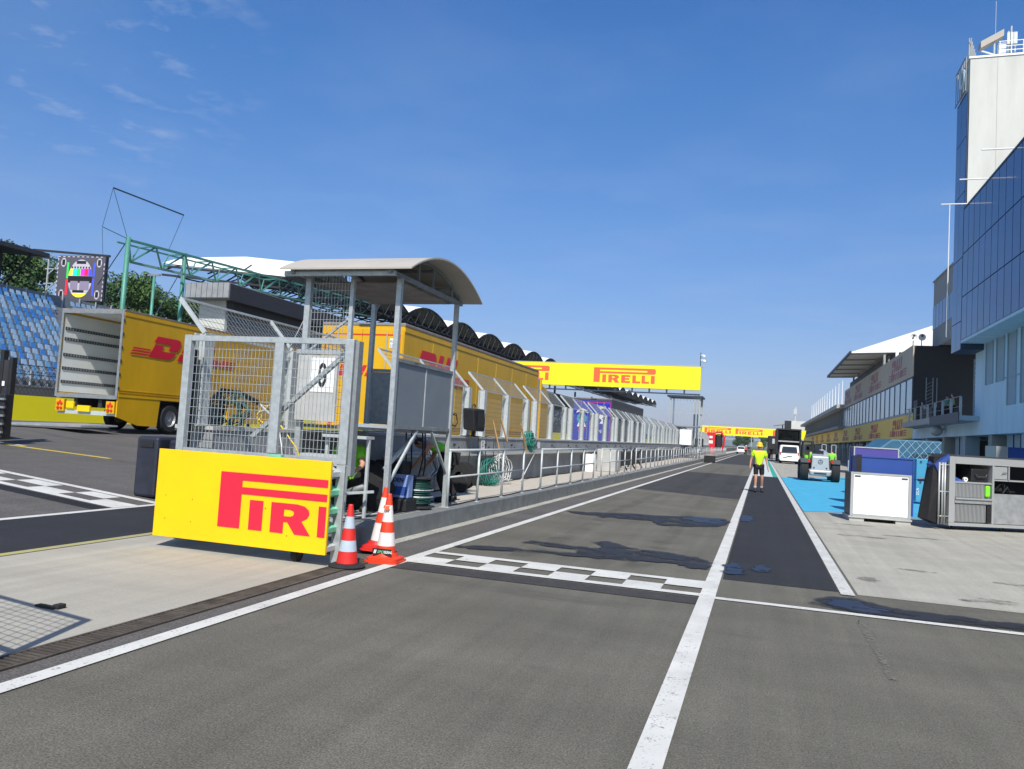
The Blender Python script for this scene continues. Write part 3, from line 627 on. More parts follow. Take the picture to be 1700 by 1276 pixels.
for i, (x, y, a, b_) in enumerate([(2.1, 12.3, .26, .08), (3.2, 11.9, .26, .08), (1.35, 11.0, .10, .2), (2.35, 10.2, .12, .06), (2.62, 10.3, .2, .14), (1.9, 16.5, .45, .12), (2.9, 17.2, .6, .12), (2.0, 19.0, .5, .12)]):
    stain('damp_patch', [(x + a * math.cos(k * .785), y + b_ * math.sin(k * .785)) for k in range(8)], 'stain', .0095, 20 + i, .04, .08)
# tyre rubber laid along the pit lane, repaired crack, small oil drips
for i, (x, y0, y1, w_) in enumerate(((-2.95, 9.8, 24, .12), (-1.45, 9.8, 24, .12), (-2.6, 26, 60, .2), (-1.2, 27, 60, .2))):
    stain('rubber_mark', [(x - w_, y0), (x + w_, y0)] + [(x + w_ + .05 * math.sin(k), y0 + (y1 - y0) * k / 8) for k in range(1, 9)] + [(x - w_ + .05 * math.sin(k), y0 + (y1 - y0) * k / 8) for k in range(8, 0, -1)], 'rubbered', .0065, 60 + i, .03, .12)
stain('crack_repair', [(.92, 6.3), (.94, 7.2), (.93, 8.3), (.97, 8.3), (.98, 7.2), (.97, 6.3)], 'crack', .0065, 70, .03, .035)
stain('crack_repair', [(-3.3, 9.75), (-3.05, 12.1), (-3.035, 12.1), (-3.28, 9.75)], 'rubbered', .0065, 71, .004, .012)
q = random.Random(77)
for i in range(12):
    x, y, r_ = q.uniform(-3.6, 2.2), q.uniform(3.2, 8), q.uniform(.01, .03)
    stain('oil_drip', [(x + r_ * math.cos(k), y + r_ * 1.5 * math.sin(k)) for k in range(6)], 'rubbered', .0068, 80 + i, .005, .03)
# blue painted pit box area
blob('blue_paint_area', [(1.10, 21.8), (2.3, 22.6), (5.6, 22.4), (7.0, 22.6), (7.0, 54), (5.4, 54), (3.2, 48.6), (1.10, 46.2)], 'blue_paint', .010, 30, .03, 3)
# thin cracks / tar joints
for i, p in enumerate([[(-3.35, 9.9), (-3.0, 12.3)], [(-2.9, 5.6), (-2.2, 5.2), (-1.6, 5.25)]]):
    pass
# drain grate along the left slab edge: bars over a dark channel
dr = thing('drain_grate', 'rusty slotted drain grate between the pale slab and the asphalt', 'drain', (-4.36, 4, 0), world=True)
MB().box(-4.47, -4.25, -6, 8.4, .0045, .0065).build('channel', 'pit', dr)
b = MB()
y = -1.0
while y < 8.38: b.box(-4.462, -4.258, y, y + .026, .007, .014); y += .048
b.box(-4.475, -4.45, -6, 8.4, .007, .0165); b.box(-4.27, -4.245, -6, 8.4, .007, .0165)
b.build('grate', 'drain', dr)
# small litter and stones on the slab
tag(MB().box(-5.36, -5.22, 4.86, 4.90, .005, .03).box(-5.25, -5.19, 4.88, 4.96, .005, .04).box(-5.42, -5.35, 4.87, 4.93, .005, .022).build('rubber_scrap', 'rubber', bevel=.006), 'black rubber scrap lying on the pale slab beside the mesh shadow', 'scrap')

# ---------------- platform, kerb, pit wall ----------------
struct('pit_wall_platform', MB().box(-6.6, -5.12, 8.62, 330, 0.0, .268), 'paving')
struct('platform_kerb', MB().box(-5.118, -4.85, 8.62, 330, 0.0, .272), 'kerb_grey', bevel=.012)
pw = thing('pit_wall', 'long grey concrete pit wall with a shelf along it', 'wall', (-6.85, 9, 0), world=True)
MB().box(-7.15, -6.6, 8.3, 330, 0.0, 1.40).build('wall', 'wall_grey', pw)
MB().box(-7.17, -6.58, 8.28, 330, 1.402, 1.45).build('coping', 'wall_cap', pw)
MB().box(-6.598, -6.40, 13.0, 330, 1.0, 1.04).build('shelf', 'wall_cap', pw)
MB().box(-6.598, -6.52, 13.0, 330, 1.045, 1.10).build('shelf_rail', 'wall_cap', pw)
MB().box(-6.598, -6.55, 13.0, 330, .90, .995).build('shelf_bracket', 'wall_grey', pw)
b = MB(); q = random.Random(5)
y = 14.5
while y < 70:
    b.box(-6.598, -6.56, y, y + .05, 1.22, 1.27); b.box(-6.598, -6.575, y + .3, y + .34, 1.17, 1.2); y += q.uniform(1.2, 2.4)
b.each('cable_clip', 'black', pw)
b = MB()
for k in range(48): b.box(-6.597, -6.5965, 10.5 + k * 2.5, 10.515 + k * 2.5, .3, .9)
b.build('joint', 'stand_dark', pw)
text('S', (-6.594, 18.35, 1.19), (0, 1, 0), (0, 0, 1), .2, 'black', pw, 'number')
text('LO', (-6.594, 23.05, 1.19), (0, 1, 0), (0, 0, 1), .2, 'black', pw, 'number')
MB().box(-6.598, -6.595, 18.28, 18.56, 1.15, 1.37).box(-6.598, -6.595, 23.42, 23.70, 1.15, 1.37).each('number_plate', 'white', pw)
# platform handrails, one unit each
def handrail(y0, y1, label):
    t = thing('handrail', label, 'handrail', (-5.0, y0, .272), 'steel handrails along the pit wall platform', world=True)
    MB().cyl((-5.0, y0 - .02, 1.235), (-5.0, y1 + .02, 1.235), .024).build('top_rail', 'galv_l', t, smooth=True)
    MB().cyl((-5.0, y0, .78), (-5.0, y1, .78), .017).build('mid_rail', 'galv_l', t, smooth=True)
    n = round((y1 - y0) / 1.5)
    for k in range(n + 1):
        y = y0 + (y1 - y0) * k / n
        MB().cyl((-5.0, y, .272), (-5.0, y, 1.225), .024, n=8).cyl((-5.0, y, .272), (-5.0, y, .284), .05, n=8).build('post', 'galv_l', t, smooth=True)
    return t
ordn = ['nearest', 'second', 'third', 'fourth', 'fifth', 'sixth', 'seventh', 'eighth', 'ninth', 'tenth', 'eleventh', 'twelfth', 'thirteenth', 'fourteenth', 'fifteenth', 'sixteenth', 'seventeenth', 'eighteenth', 'nineteenth', 'twentieth', 'twenty-first', 'twenty-second', 'twenty-third', 'twenty-fourth', 'twenty-fifth', 'twenty-sixth', 'twenty-seventh', 'twenty-eighth']
handrail(12.35, 16.7, 'nearest handrail on the platform kerb, joined to the rear post of the roofed stand')
for k in range(14): handrail(18.2 + 7.45 * k, 24.4 + 7.45 * k, '%s grey handrail along the platform kerb, counted from the roofed stand' % ordn[k + 1])
# debris fence units on the wall: three wide posts, two mesh bays, canted top
def fence_unit(y0, label):
    t = thing('debris_fence', label, 'fence', (-6.8, y0, 1.45), 'debris fence units on top of the pit wall')
    for k, y in enumerate((0, 1.95, 3.9)):
        b = MB().box(-.09, .09, y - .10, y + .10, .002, 1.17) if False else MB()
        b.box(-.085, -.07, y - .09, y + .09, .0, 1.17).box(.07, .085, y - .09, y + .09, .0, 1.17).box(-.069, .069, y - .008, y + .008, .0, 1.17).box(-.10, .10, y - .13, y + .13, -.0, .014)
        p = b.build('post', 'galv_l', t)
        MB().bar((0, y, 1.18), (-.42, y, 1.62), .035, .05).build('arm', 'galv_l', t)
    for y in (0.0, 1.95):
        m = MB(); wire_mesh(m, (-.02, y + .12, .05), (0, 1, 0), (0, 0, 1), 1.71, 1.08, .085, .12, .0042); m.build('mesh_panel', 'galv_d', t)
        m = MB(); d = Vector((-.42, 0, .44)); wire_mesh(m, (-.02, y + .04, 1.20), (0, 1, 0), d.normalized(), 1.87, .58, .085, .12, .0042)
        m.build('canted_mesh', 'galv_d', t)
        MB().bar((-.42, y, 1.63), (-.42, y + 1.95, 1.63), .03).bar((0, y + .1, 1.17), (0, y + 1.85, 1.17), .035).each('edge_rail', 'galv_l', t)
    return t
f0 = fence_unit(8.25, 'galvanised debris fence unit directly behind the mesh gate')
copy_tree(f0, (-6.8, 13.75, 1.45), 'galvanised debris fence unit behind the roofed stand')
for k in range(25):
    copy_tree(f0, (-6.8, 18.75 + 4.85 * k, 1.45), '%s debris fence unit on the pit wall beyond the roofed stand' % (['first'] + ordn[1:])[k])

# ---------------- mesh gate with the yellow board ----------------
g = thing('mesh_gate', 'tall galvanised mesh gate carrying a yellow advertising board', 'gate', (-5.6, 7.9, 0), world=True)
X0, X1, YG = -6.74, -4.47, 7.92
MB().box(X0 - .05, X0 + .05, YG - .04, YG + .04, .25, 2.56).build('gate_post', 'galv', g, bevel=.006)
MB().box(X1 - .09, X1 + .02, YG - .04, YG + .05, 1.12, 2.55).box(X1 - .09, X1 + .02, YG - .045, YG + .0, 0.02, 1.115).each('gate_post', 'galv', g, bevel=.006)
MB().box(X1 + .035, X1 + .08, YG - .02, YG + .08, 1.0, 2.53).build('latch_post', 'galv_d', g)
MB().box(-5.50, -5.38, YG - .03, YG + .03, 1.19, 2.49).build('middle_post', 'galv', g, bevel=.006)
MB().box(X0 + .052, X1 - .092, YG - .03, YG + .03, 2.49, 2.555).box(X0 + .052, X1 - .092, YG - .03, YG + .03, 1.10, 1.185).each('gate_rail', 'galv', g)
m_ = MB(); wire_mesh(m_, (X0 + .05, YG + .035, 1.17), (1, 0, 0), (0, 0, 1), X1 - X0 - .14, 1.33, .052, .102, .0050); m_.build('mesh_panel', 'galv', g)
MB().bar((X1 - .12, YG + .10, 2.42), (-5.85, YG + .16, 1.36), .05, .05).build('brace', 'galv', g)
MB().box(-6.82, X1 - .16, 7.70, 7.80, .145, 1.145).build('board_backing', 'galv_d', g)
MB().box(-6.83, X1 - .03, 7.664, 7.697, .135, 1.160).build('board', 'yellow', g, bevel=.003)
long_p_logo((-5.925, 7.661, .325), (1, 0, 0), (0, 0, 1), .63, .945, 'red', g, xmax=X1 - .03 + 5.925 - .02, th=.003)
b = MB(); q = random.Random(3)
for x, z in ((-6.68, .62), (-6.67, .35), (-6.3, .60), (-6.3, .34), (-5.8, .60), (-5.3, .58), (-5.7, .37), (-5.0, .30)): b.cyl((x, 7.6635, z), (x, 7.6600, z), .006, n=8)
b.build('rivet', 'black', g)
MB().box(-5.35, -5.16, 7.68, 7.74, 1.166, 1.19).build('green_clip', 'green_rail', g)
# stacked wave-section crash rail behind the board, seen end on
for k in range(5):
    z = .12 + k * .205
    pr = [(X1 - .15, 0), (X1 - .03, .05), (X1 - .03, .10), (X1 - .13, .15), (X1 - .13, .19), (X1 - .155, .19), (X1 - .155, .145), (X1 - .06, .09), (X1 - .06, .062), (X1 - .16, .02)]
    MB().prism([(x, 7.702 if k % 2 else 7.703, z + zz_) for x, zz_ in pr], (0, .18, 0)).build('crash_rail', 'green_rail' if k in (1, 2, 3) else 'galv_l', g)
wheel(g, (-4.95, 7.82, .085), .085, .07, (1, 0, 0), rim='drain', name='castor')

# gate leaf standing off to the left, just out of frame; its shadow falls on the slab
g2 = thing('mesh_panel_gate', 'galvanised mesh panel gate standing at the left edge of the slab', 'gate', (-5.2, 2.2, 0), world=True)
A = Vector((-4.22, 3.0, 0)); Dv = Vector((-.98, .19, 0)).normalized()
for s_ in (0, 1.45, 2.9):
    p = A + Dv * s_; MB().cyl(p + Vector((0, 0, .02)), p + Vector((0, 0, 2.05)), .036 if s_ != 1.45 else .022).build('gate_post', 'galv', g2, smooth=True)
for z in (.12, 1.1, 2.05):
    MB().cyl(A + Vector((0, 0, z)), A + Dv * 2.9 + Vector((0, 0, z)), .028).build('gate_rail', 'galv', g2, smooth=True)
m_ = MB(); wire_mesh(m_, A + Vector((0, 0, .14)), Dv, (0, 0, 1), 2.9, 1.88, .10, .10, .005); m_.build('mesh_panel', 'galv', g2)
# ---------------- roofed marshal stand ----------------
XA, XB = -6.62, -5.05; YA, YB = 10.15, 12.35
t = thing('marshal_stand', 'roofed steel marshal stand with grey sheet sides and a curved grey roof', 'observation stand', (-5.8, 11.2, .272), world=True)
for x, y, w_ in ((XB, YA, .075), (XB, YB, .07), (XA, YB, .075)):
    MB().box(x - w_ / 2, x + w_ / 2, y - w_ / 2, y + w_ / 2, .272, 3.72).box(x - .07, x + .07, y - .07, y + .07, .272, .283).build('post', 'galv', t)
MB().box(XA + .03, XA + .12, YA - .04, YA + .04, .272, 3.78).build('post', 'galv', t)
MB().box(-5.84, -5.78, YA - .03, YA + .03, .272, 3.72).build('post', 'galv', t)
# frame rails
for z in (1.55, 2.52):
    MB().box(-5.77, XB - .04, YA - .03, YA + .03, z, z + .05).build('rail', 'galv', t) if z < 2 else None
    MB().box(XB - .025, XB + .025, YA + .04, YB - .04, z, z + .05).build('rail', 'galv_d', t)
    MB().box(XA + .04, XB - .04, YB - .025, YB + .025, z, z + .05).build('rail', 'galv_d', t)
MB().box(XB - .012, XB + .012, 11.24, 11.27, 1.602, 2.518).build('stile', 'galv_l', t)
MB().box(XB - .004, XB + .004, YA + .045, 11.237, 1.602, 2.518).build('side_panel', 'panel_grey', t)
MB().box(XB - .004, XB + .004, 11.273, YB - .045, 1.602, 2.518).build('side_panel', 'panel_grey', t)
for a, b_ in ((XA + .06, -5.88), (-5.80, XB - .06)):
    MB().box(a, b_, YB - .006, YB + .002, 1.605, 2.515).build('back_panel', 'galv_d', t, bevel=0)
MB().box(-5.86, -5.82, YB - .02, YB + .02, 1.605, 2.515).build('stile', 'dark_steel', t)
MB().box(XA + .05, XB - .04, YA + .035, YB - .03, 1.50, 1.545).build('floor', 'galv_d', t)
# braces and under-frame
b = MB(); b.bar((XB, YA + .9, 1.54), (XB, YA + .03, .75), .035); b.bar((XB, YB - .75, 1.54), (XB, YB - .02, .85), .035)
b.each('brace', 'galv_l', t)
b = MB(); b.cyl((-5.25, YA + .3, .95), (-5.15, YA + .9, 1.4), .035); b.build('brace', 'galv_l', t, smooth=True)
# mesh guard above the front, left bay
m_ = MB(); wire_mesh(m_, (XA + .13, YA + .01, 2.56), (1, 0, 0), (0, 0, 1), -5.84 - XA - .13, 1.2, .055, .105, .005); m_.build('guard_mesh', 'galv', t)
MB().bar((-5.80, YA + .03, 3.18), (XA + .1, YA + .03, 2.62), .03).bar((XA - .30, YA + .03, 2.5), (XA + .0, YA + .03, 3.1), .015).each('brace', 'galv', t)
# roof: shallow barrel vault running left to right
def arch(y, y0, y1, z0, rise):
    u = (y - y0) / (y1 - y0) * 2 - 1; return z0 + rise * (1 - u * u)
Y0, Y1, ZR, RISE = 9.72, 12.60, 3.77, .39
nseg = 16; XL, XR = -6.80, -4.68
vs = []; fs = []
for i in range(nseg + 1):
    y = Y0 + (Y1 - Y0) * i / nseg; z = arch(y, Y0, Y1, ZR, RISE)
    for x in (XL, XR): vs += [(x, y, z), (x, y, z + .025)]
for i in range(nseg):
    a = i * 4; b_ = a + 4
    fs += [(a, a + 2, b_ + 2, b_), (a + 1, b_ + 1, b_ + 3, a + 3), (a, b_, b_ + 1, a + 1), (a + 2, a + 3, b_ + 3, b_ + 2)]
fs += [(0, 1, 3, 2), (nseg * 4, nseg * 4 + 2, nseg * 4 + 3, nseg * 4 + 1)]
MB().add(vs, fs).build('roof', 'roof_sheet', t, smooth=False)
for x in (XA, XB):
    b = MB(); b.box(x - .03, x + .03, Y0 + .06, Y1 - .06, 3.725, 3.785)
    pts = [(x, Y0 + .1 + (Y1 - Y0 - .2) * k / 12, arch(Y0 + .1 + (Y1 - Y0 - .2) * k / 12, Y0, Y1, ZR, RISE) - .03) for k in range(13)]
    for p0, p1 in zip(pts, pts[1:]): b.bar(p0, p1, .045)
    for y in (10.75, 11.3, 12.1): b.bar((x, y, 3.78), (x, y, arch(y, Y0, Y1, ZR, RISE) - .03), .03)
    b.build('roof_truss', 'galv_d', t)
b = MB()
for y in (Y0 + .12, YA, 10.75, 11.4, 12.1, YB, Y1 - .12):
    z = arch(y, Y0, Y1, ZR, RISE) - .055; b.box(XA + .035, XB - .035, y - .025, y + .025, z - .02, z + .02)
b.each('purlin', 'galv_d', t)
MB().box(XL + .02, XR - .3, Y0 + .10, Y0 + .16, 3.70, 3.77).build('fascia', 'galv', t)
MB().box(XA + .06, XB - .06, YA + .2, YB - .2, 3.69, 3.715).build('ceiling', 'roofdirt', t)
# stepped aluminium frames in front of the stand
s_ = thing('access_steps', 'pale aluminium access steps leading up into the roofed stand', 'steps', (-5.6, 9.6, .272), world=True)
for k, (z, x0, x1, y) in enumerate(((1.38, -5.95, -5.25, 9.95), (1.10, -6.15, -5.45, 9.72), (.86, -6.2, -5.68, 9.48))):
    MB().box(x0, x1, y - .12, y + .12, z, z + .04).build('tread', 'galv_l', s_)
    MB().box(x0, x0 + .04, y - .02, y + .02, .272, z - .002).box(x1 - .04, x1, y - .02, y + .02, .272, z - .002).each('leg', 'galv_l', s_)
MB().bar((-6.1, 9.4, .3), (-5.3, 9.3, .3), .05).bar((-5.55, 9.4, .62), (-5.12, 9.9, .66), .035, .035).each('cross_bar', 'galv_l', s_)
# number board hanging behind the gate
nb = thing('number_board', 'grey panel with a white square bearing a black zero', 'sign', (-6.3, 10.05, 1.6), world=True)
MB().box(-6.56, -5.90, 10.02, 10.06, 1.60, 2.56).build('panel', 'wall_cap', nb)
MB().box(-6.34, -5.93, 10.012, 10.018, 2.02, 2.52).build('white_square', 'white', nb)
text('0', (-6.135, 10.009, 2.10), (1, 0, 0), (0, 0, 1), .50, 'black', nb, 'number', xs=.62, align='CENTER', bold=.015)
MB().box(-6.60, -5.86, 10.01, 10.07, 2.575, 2.64).build('top_rail', 'galv', nb)
# things lying on the platform
q = random.Random(12)
def coil(c, r, n, turns, tilt, wob, r0=.008, seed=0):
    q = random.Random(seed); pts = []
    rm = Euler(tilt).to_matrix()
    for i in range(int(turns * n)):
        a = 2 * math.pi * i / n; rr = r * (1 + wob * math.sin(a * 3.3 + i * .07)) + q.uniform(-.006, .006)
        pts.append(Vector(c) + rm @ Vector((rr * math.cos(a), rr * math.sin(a), (i / (turns * n) - .5) * turns * r0 * 2.0)))
    return pts
def cable(name, label, pts, r, m, grp=None):
    return tag(MB().path(pts, r).build(name, m, smooth=True), label, 'cable', grp)
cable('cable_coil', 'green cable coil leaning on the pit wall, nearer the black reel', coil((-6.30, 18.15, .60), .30, 22, 9, (R(78), R(28), R(72)), .12, .016), .011, 'hose_green')
cable('cable_coil', 'white and green cable coil leaning on the pit wall, farther from the black reel', coil((-6.28, 19.0, .66), .34, 22, 8, (R(76), R(30), R(70)), .14, .018), .009, 'cable_white')
cable('cable_coil', 'tangled dark green cable bundle hung over the top of the pit wall', coil((-6.55, 22.35, 1.38), .22, 18, 9, (R(80), R(30), R(80)), .35, .012), .014, 'hose_green')
cable('cable_coil', 'yellow cable coil tied to the fence above the wall behind the mesh gate', coil((-6.9, 9.9, 1.62), .15, 18, 8, (R(90), 0, R(30)), .22, .012), .012, 'cable_yellow')
cable('cable_coil', 'tangled dark cables heaped on the wall behind the mesh gate', coil((-6.85, 8.9, 1.66), .20, 18, 7, (R(70), R(20), R(10)), .4, .014), .011, 'cable_dark_green')
cable('cable', 'thick dark hose arching over the wall behind the mesh gate', [(-6.95, 8.6, 1.40), (-6.97, 8.62, 1.75), (-6.9, 8.8, 1.93), (-6.85, 9.1, 1.92), (-6.75, 9.4, 1.80)], .035, 'cable_black')
cable('cable', 'pair of pale wires rising from the hose to the yellow coil', [(-6.75, 9.4, 1.80), (-6.7, 9.6, 1.66), (-6.65, 9.75, 1.5)], .016, 'cable_white')
cable('cable', 'yellow cable hanging from the coil down the pit wall', [(-6.7, 9.9, 1.50), (-6.45, 9.95, 1.2), (-6.3, 10.05, .8), (-6.25, 10.1, .4)], .010, 'cable_yellow')
cable('cable', 'pale cable hanging beside the yellow one behind the gate', [(-6.6, 9.7, 1.50), (-6.45, 9.6, 1.2), (-6.35, 9.5, .9), (-6.3, 9.5, .4)], .010, 'cable_white')
for i, x in enumerate((-6.57, -6.57, -6.57, -6.56)):
    y = 16.9 + i * .55; cable('cable', '%s black cable hanging down the pit wall by the floodlight' % ['first', 'second', 'third', 'fourth'][i], [(x - .05, y, 1.46), (x + .19, y + .02, 1.43), (x + .20, y, 1.1), (x + .19, y + .05 * i, .7), (x + .2, y, .29)], .009, 'cable_black')
for i in range(4):
    y = 13.8 + i * .38; cable('cable', '%s cable looping below the stand floor to the drum' % ['First', 'second', 'third', 'fourth'][i], [(-6.5, y, 1.42), (-6.2, y - .1, 1.25), (-5.9, y - .25 * i, .8), (-5.6, 12.6, .55)], .010, 'cable_black' if i % 2 else 'cable_white')
for i in range(7):
    x = -5.25 - .16 * i; pts = [(x + .05 * math.sin(y * 3 + i), y, .285) for y in [8.9 + .35 * k for k in range(9 + 3 * (i % 3))]]
    cable('cable', '%s cable lying along the platform floor near the cones' % ordn[i], pts, .011, ['cable_black', 'cable_white', 'cable_black', 'galv_l', 'cable_black', 'cable_white', 'cable_black'][i], 'cables lying on the platform')
cable('cable', 'thin black cables running along the foot of the pit wall', [(-6.50 + .05 * math.sin(y * 1.7), y, .285) for y in [14.5 + .7 * k for k in range(60)]], .022, 'cable_black')
cable('cable', 'grey cable bundle lying along the kerb edge below the handrail', [(-5.08 + .03 * math.sin(y * 2.1), y, .285) for y in [12.6 + .5 * k for k in range(24)]], .012, 'cable_black')
cable('cable', 'pole leaning diagonally against the pit wall past the coils', [(-6.42, 22.6, 1.05), (-6.25, 20.7, .29)], .014, 'cable_white')
for i, (a, b_) in enumerate((((-6.45, 19.3, 1.10), (-6.62, 19.15, 1.85)), ((-6.45, 19.9, 1.35), (-6.6, 19.7, 1.95)), ((-6.5, 22.0, 1.05), (-6.62, 21.6, 1.85)))):
    tag(MB().bar(a, b_, .045, .03).build('timber_batten', 'wood'), '%s bare timber batten propped against the pit wall top' % ['nearest', 'middle', 'farthest'][i], 'batten', 'timber battens propped on the pit wall')
# black floodlight / speaker case on the wall
t = thing('loudspeaker', 'black loudspeaker cabinet mounted on the pit wall in front of the yellow truck', 'loudspeaker', (-6.55, 17.2, 1.45), world=True)
MB().hexa([(-6.60, 16.98, 1.60), (-6.28, 16.90, 1.57), (-6.22, 17.45, 1.57), (-6.58, 17.50, 1.60), (-6.62, 16.93, 2.10), (-6.28, 16.82, 2.08), (-6.22, 17.38, 2.10), (-6.60, 17.45, 2.12)]).build('cabinet', 'black', t, bevel=.04)
b = MB(); [b.box(-6.214, -6.206, 16.93 + .07 * k, 16.955 + .07 * k, 1.66, 2.0) for k in range(7)]; b.build('grille', 'rubber', t)
MB().cyl((-6.42, 17.2, 1.45), (-6.42, 17.2, 1.575), .045).box(-6.55, -6.3, 17.1, 17.3, 1.452, 1.47).build('bracket', 'black', t)
MB().path([(-6.45, 17.1, 2.12), (-6.44, 17.12, 2.19), (-6.44, 17.28, 2.19), (-6.45, 17.3, 2.13)], .014).build('handle', 'black', t)
cable('cable', 'black cable ring hanging beside the loudspeaker', coil((-6.58, 16.35, 1.80), .14, 20, 2, (R(90), 0, R(80)), .15, .01), .010, 'cable_black')
# black cable drum machine by the handrail
t = thing('hose_reel', 'black wheeled hose reel on the platform by the handrail', 'hose reel', (-6.1, 15.9, .272), world=True)
MB().lathe([(.10, -.16), (.30, -.15), (.30, -.10), (.17, -.09), (.17, .09), (.30, .10), (.30, .15), (.10, .16)], (-6.12, 15.85, .60), 22, 'y').build('reel', 'rubber', t)
MB().bar((-6.12, 15.62, .60), (-5.9, 15.62, .30), .035).bar((-6.12, 15.62, .60), (-6.32, 15.62, .30), .035).bar((-5.9, 15.62, .29), (-5.9, 16.1, .29), .035).bar((-6.32, 15.62, .29), (-6.32, 16.1, .29), .035).build('frame', 'galv', t)
MB().lathe([(.02, -.05), (.16, -.05), (.19, 0), (.16, .05), (.02, .05)], (-6.0, 15.50, .465), 18, 'y').build('wheel', 'rubber', t)
# covered reels and bundles under the stand
t = thing('cable_drum', 'dark green cable drum standing on the platform behind the blue box', 'cable drum', (-5.28, 11.75, .272), world=True)
c = (-5.30, 11.75, 0)
MB().lathe([(0, .30), (.27, .30), (.27, .325), (.19, .33), (.19, .76), (.27, .77), (.27, .795), (0, .795)], c, 26).build('drum', 'dark_steel', t)
MB().path([(c[0] + .215 * math.cos(a * .35), c[1] + .215 * math.sin(a * .35), .35 + a * .0019) for a in range(215)], .016).build('wound_cable', 'cable_dark_green', t, smooth=True)
MB().lathe([(.27, .47), (.275, .48), (.27, .49)], c, 26).lathe([(.27, .58), (.276, .59), (.27, .60)], c, 26).build('hoop', 'galv', t)
t = thing('shrink_wrapped_box', 'lilac blue film wrapped box perched beside the stand post above the cones', 'box', (-5.35, 11.05, .27), world=True)
MB().box(-5.60, -5.17, 11.15, 11.32, .48, .84).build('carton', 'box_blue', t, bevel=.02)
MB().box(-5.58, -5.20, 11.143, 11.149, .53, .66).build('label_panel', 'case_blue', t)
text('ELDEN', (-5.53, 11.144, .73), (1, 0, 0), (0, 0, 1), .09, 'black', t, 'lettering', bold=.02)
tag(MB().box(-5.62, -5.15, 11.05, 11.45, .282, .475).build('crate', 'black', bevel=.02), 'black crate under the blue wrapped box', 'crate')
t = thing('equipment_bag', 'black equipment bag slumped under the stand beside the steps', 'bag', (-5.8, 10.9, .272), world=True)
bg_ = MB().ball((0, 0, 0), .42, .32, .42, 16, 10); qq = random.Random(4)
bg_.v = [(x * (1 + qq.uniform(-.09, .09)) - 5.75, y * (1 + qq.uniform(-.08, .08)) + 10.95, max(.275, z * (1 + qq.uniform(-.05, .05)) + .62)) for x, y, z in bg_.v]
bg_.build('bag', 'black_cloth', t)
MB().cyl((-5.95, 10.5, .52), (-5.55, 10.45, .68), .05).build('roll', 'galv_d', t, smooth=True)
t = thing('ground_sheet', 'dark grey rubber mat on the platform floor beside the stand', 'mat', (-5.6, 12, .272), world=True)
MB().box(-6.3, -5.14, 9.0, 13.2, .271, .279).build('mat', 'kerb_grey', t)
for i, (x, y, z0, z1) in enumerate(((-6.1, 12.9, .3, 1.5), (-5.9, 12.7, .3, 1.5), (-5.75, 12.95, .3, 1.5), (-6.25, 12.5, .3, 1.5), (-5.6, 12.5, .6, 1.5))):
    cable('cable', '%s dark cable dropping from the stand floor behind the bag' % ordn[i], [(x, y, z1), (x + .03, y + .02, (z0 + z1) / 2), (x - .05, y, z0), (x - .3, y + .2, z0)], .014, 'cable_black')
tag(MB().box(-6.50, -5.98, 12.55, 12.95, .282, .98).build('dark_shade_block', 'black', bevel=.03), 'black upright block added as shade against the pit wall under the stand', 'case')  # added dark block, stands in for the shade under the stand
tag(MB().box(-5.95, -5.65, 12.3, 12.7, .282, .62).build('dark_shade_block', 'navy', bevel=.03), 'low navy block added as shade on the platform under the stand', 'case')  # second dark block, added as shade below the stand floor
# ---------------- traffic cones ----------------
def cone(loc, rz, label, h, bands, base_m, rb, tilt=(0, 0), square=True):
    t = thing('traffic_cone', label, 'traffic cone', loc, 'traffic cones at the end of the platform', rz)
    t.rotation_euler = (tilt[0], tilt[1], rz)
    rbm, rt = rb, .028
    def rad(z): return rbm + (rt - rbm) * z / h
    b = MB()
    if square:
        for z0, z1, s0 in ((0, .025, .205), (.027, .055, .185)):
            pts = []
            for k in range(4):
                for j in range(5):
                    a = k * math.pi / 2 + j * math.pi / 8; cx, cy = [(1, 1), (-1, 1), (-1, -1), (1, -1)][k]
                    pts.append((cx * (s0 - .07) + .07 * math.cos(a), cy * (s0 - .07) + .07 * math.sin(a), z0))
            b.prism(pts, (0, 0, z1 - z0))
        b.lathe([(rbm + .06, .056), (rbm + .02, .075), (rbm + .004, .12)], n=28)
    else: b.lathe([(0, 0), (rbm + .07, 0), (rbm + .08, .02), (rbm + .04, .04), (rbm, .05)], n=28)
    b.build('base', base_m, t)
    for (z0, z1, m) in bands:
        e = .0
        MB().lathe([(rad(z0) - .004, z0), (rad(z0) + e, z0 + .001), (rad(z1) + e, z1 - .001), (rad(z1) - .004, z1)], n=28).build('sleeve' if 'cone' in m else 'cone_body', m, t, smooth=False)
    MB().lathe([(rt + .002, h - .002), (rt - .006, h + .012), (.012, h + .012), (.012, h - .05)], n=16).build('tip', bands[-1][2], t)
    return t
c1 = cone((-4.14, 8.42, .004), R(6), 'orange and white square-based cone nearest the white line, with a black nameplate', .78, [(.10, .19, 'orange'), (.19, .345, 'cone_white'), (.345, .465, 'orange'), (.465, .66, 'cone_white'), (.66, .78, 'orange')], 'orange', .130)
MB().box(-.115, .115, -.137, -.128, .092, .166).build('nameplate', 'black', c1)
text('SPORT', (-.055, -.1385, .115), (1, 0, 0), (0, 0, 1), .046, 'green_rail', c1, 'lettering', bold=.02, shear=.2)
text('SIGNAG', (.03, -.1385, .117), (1, 0, 0), (0, 0, 1), .040, 'white', c1, 'lettering', bold=.02, xs=.66)
MB().flat((-.10, -.1385, .110), (1, 0, 0), (0, 0, 1), [[(0, 0), (.012, 0), (.022, .042), (.010, .042)], [(.016, 0), (.028, 0), (.038, .042), (.026, .042)]], .002).build('emblem', 'white', c1)
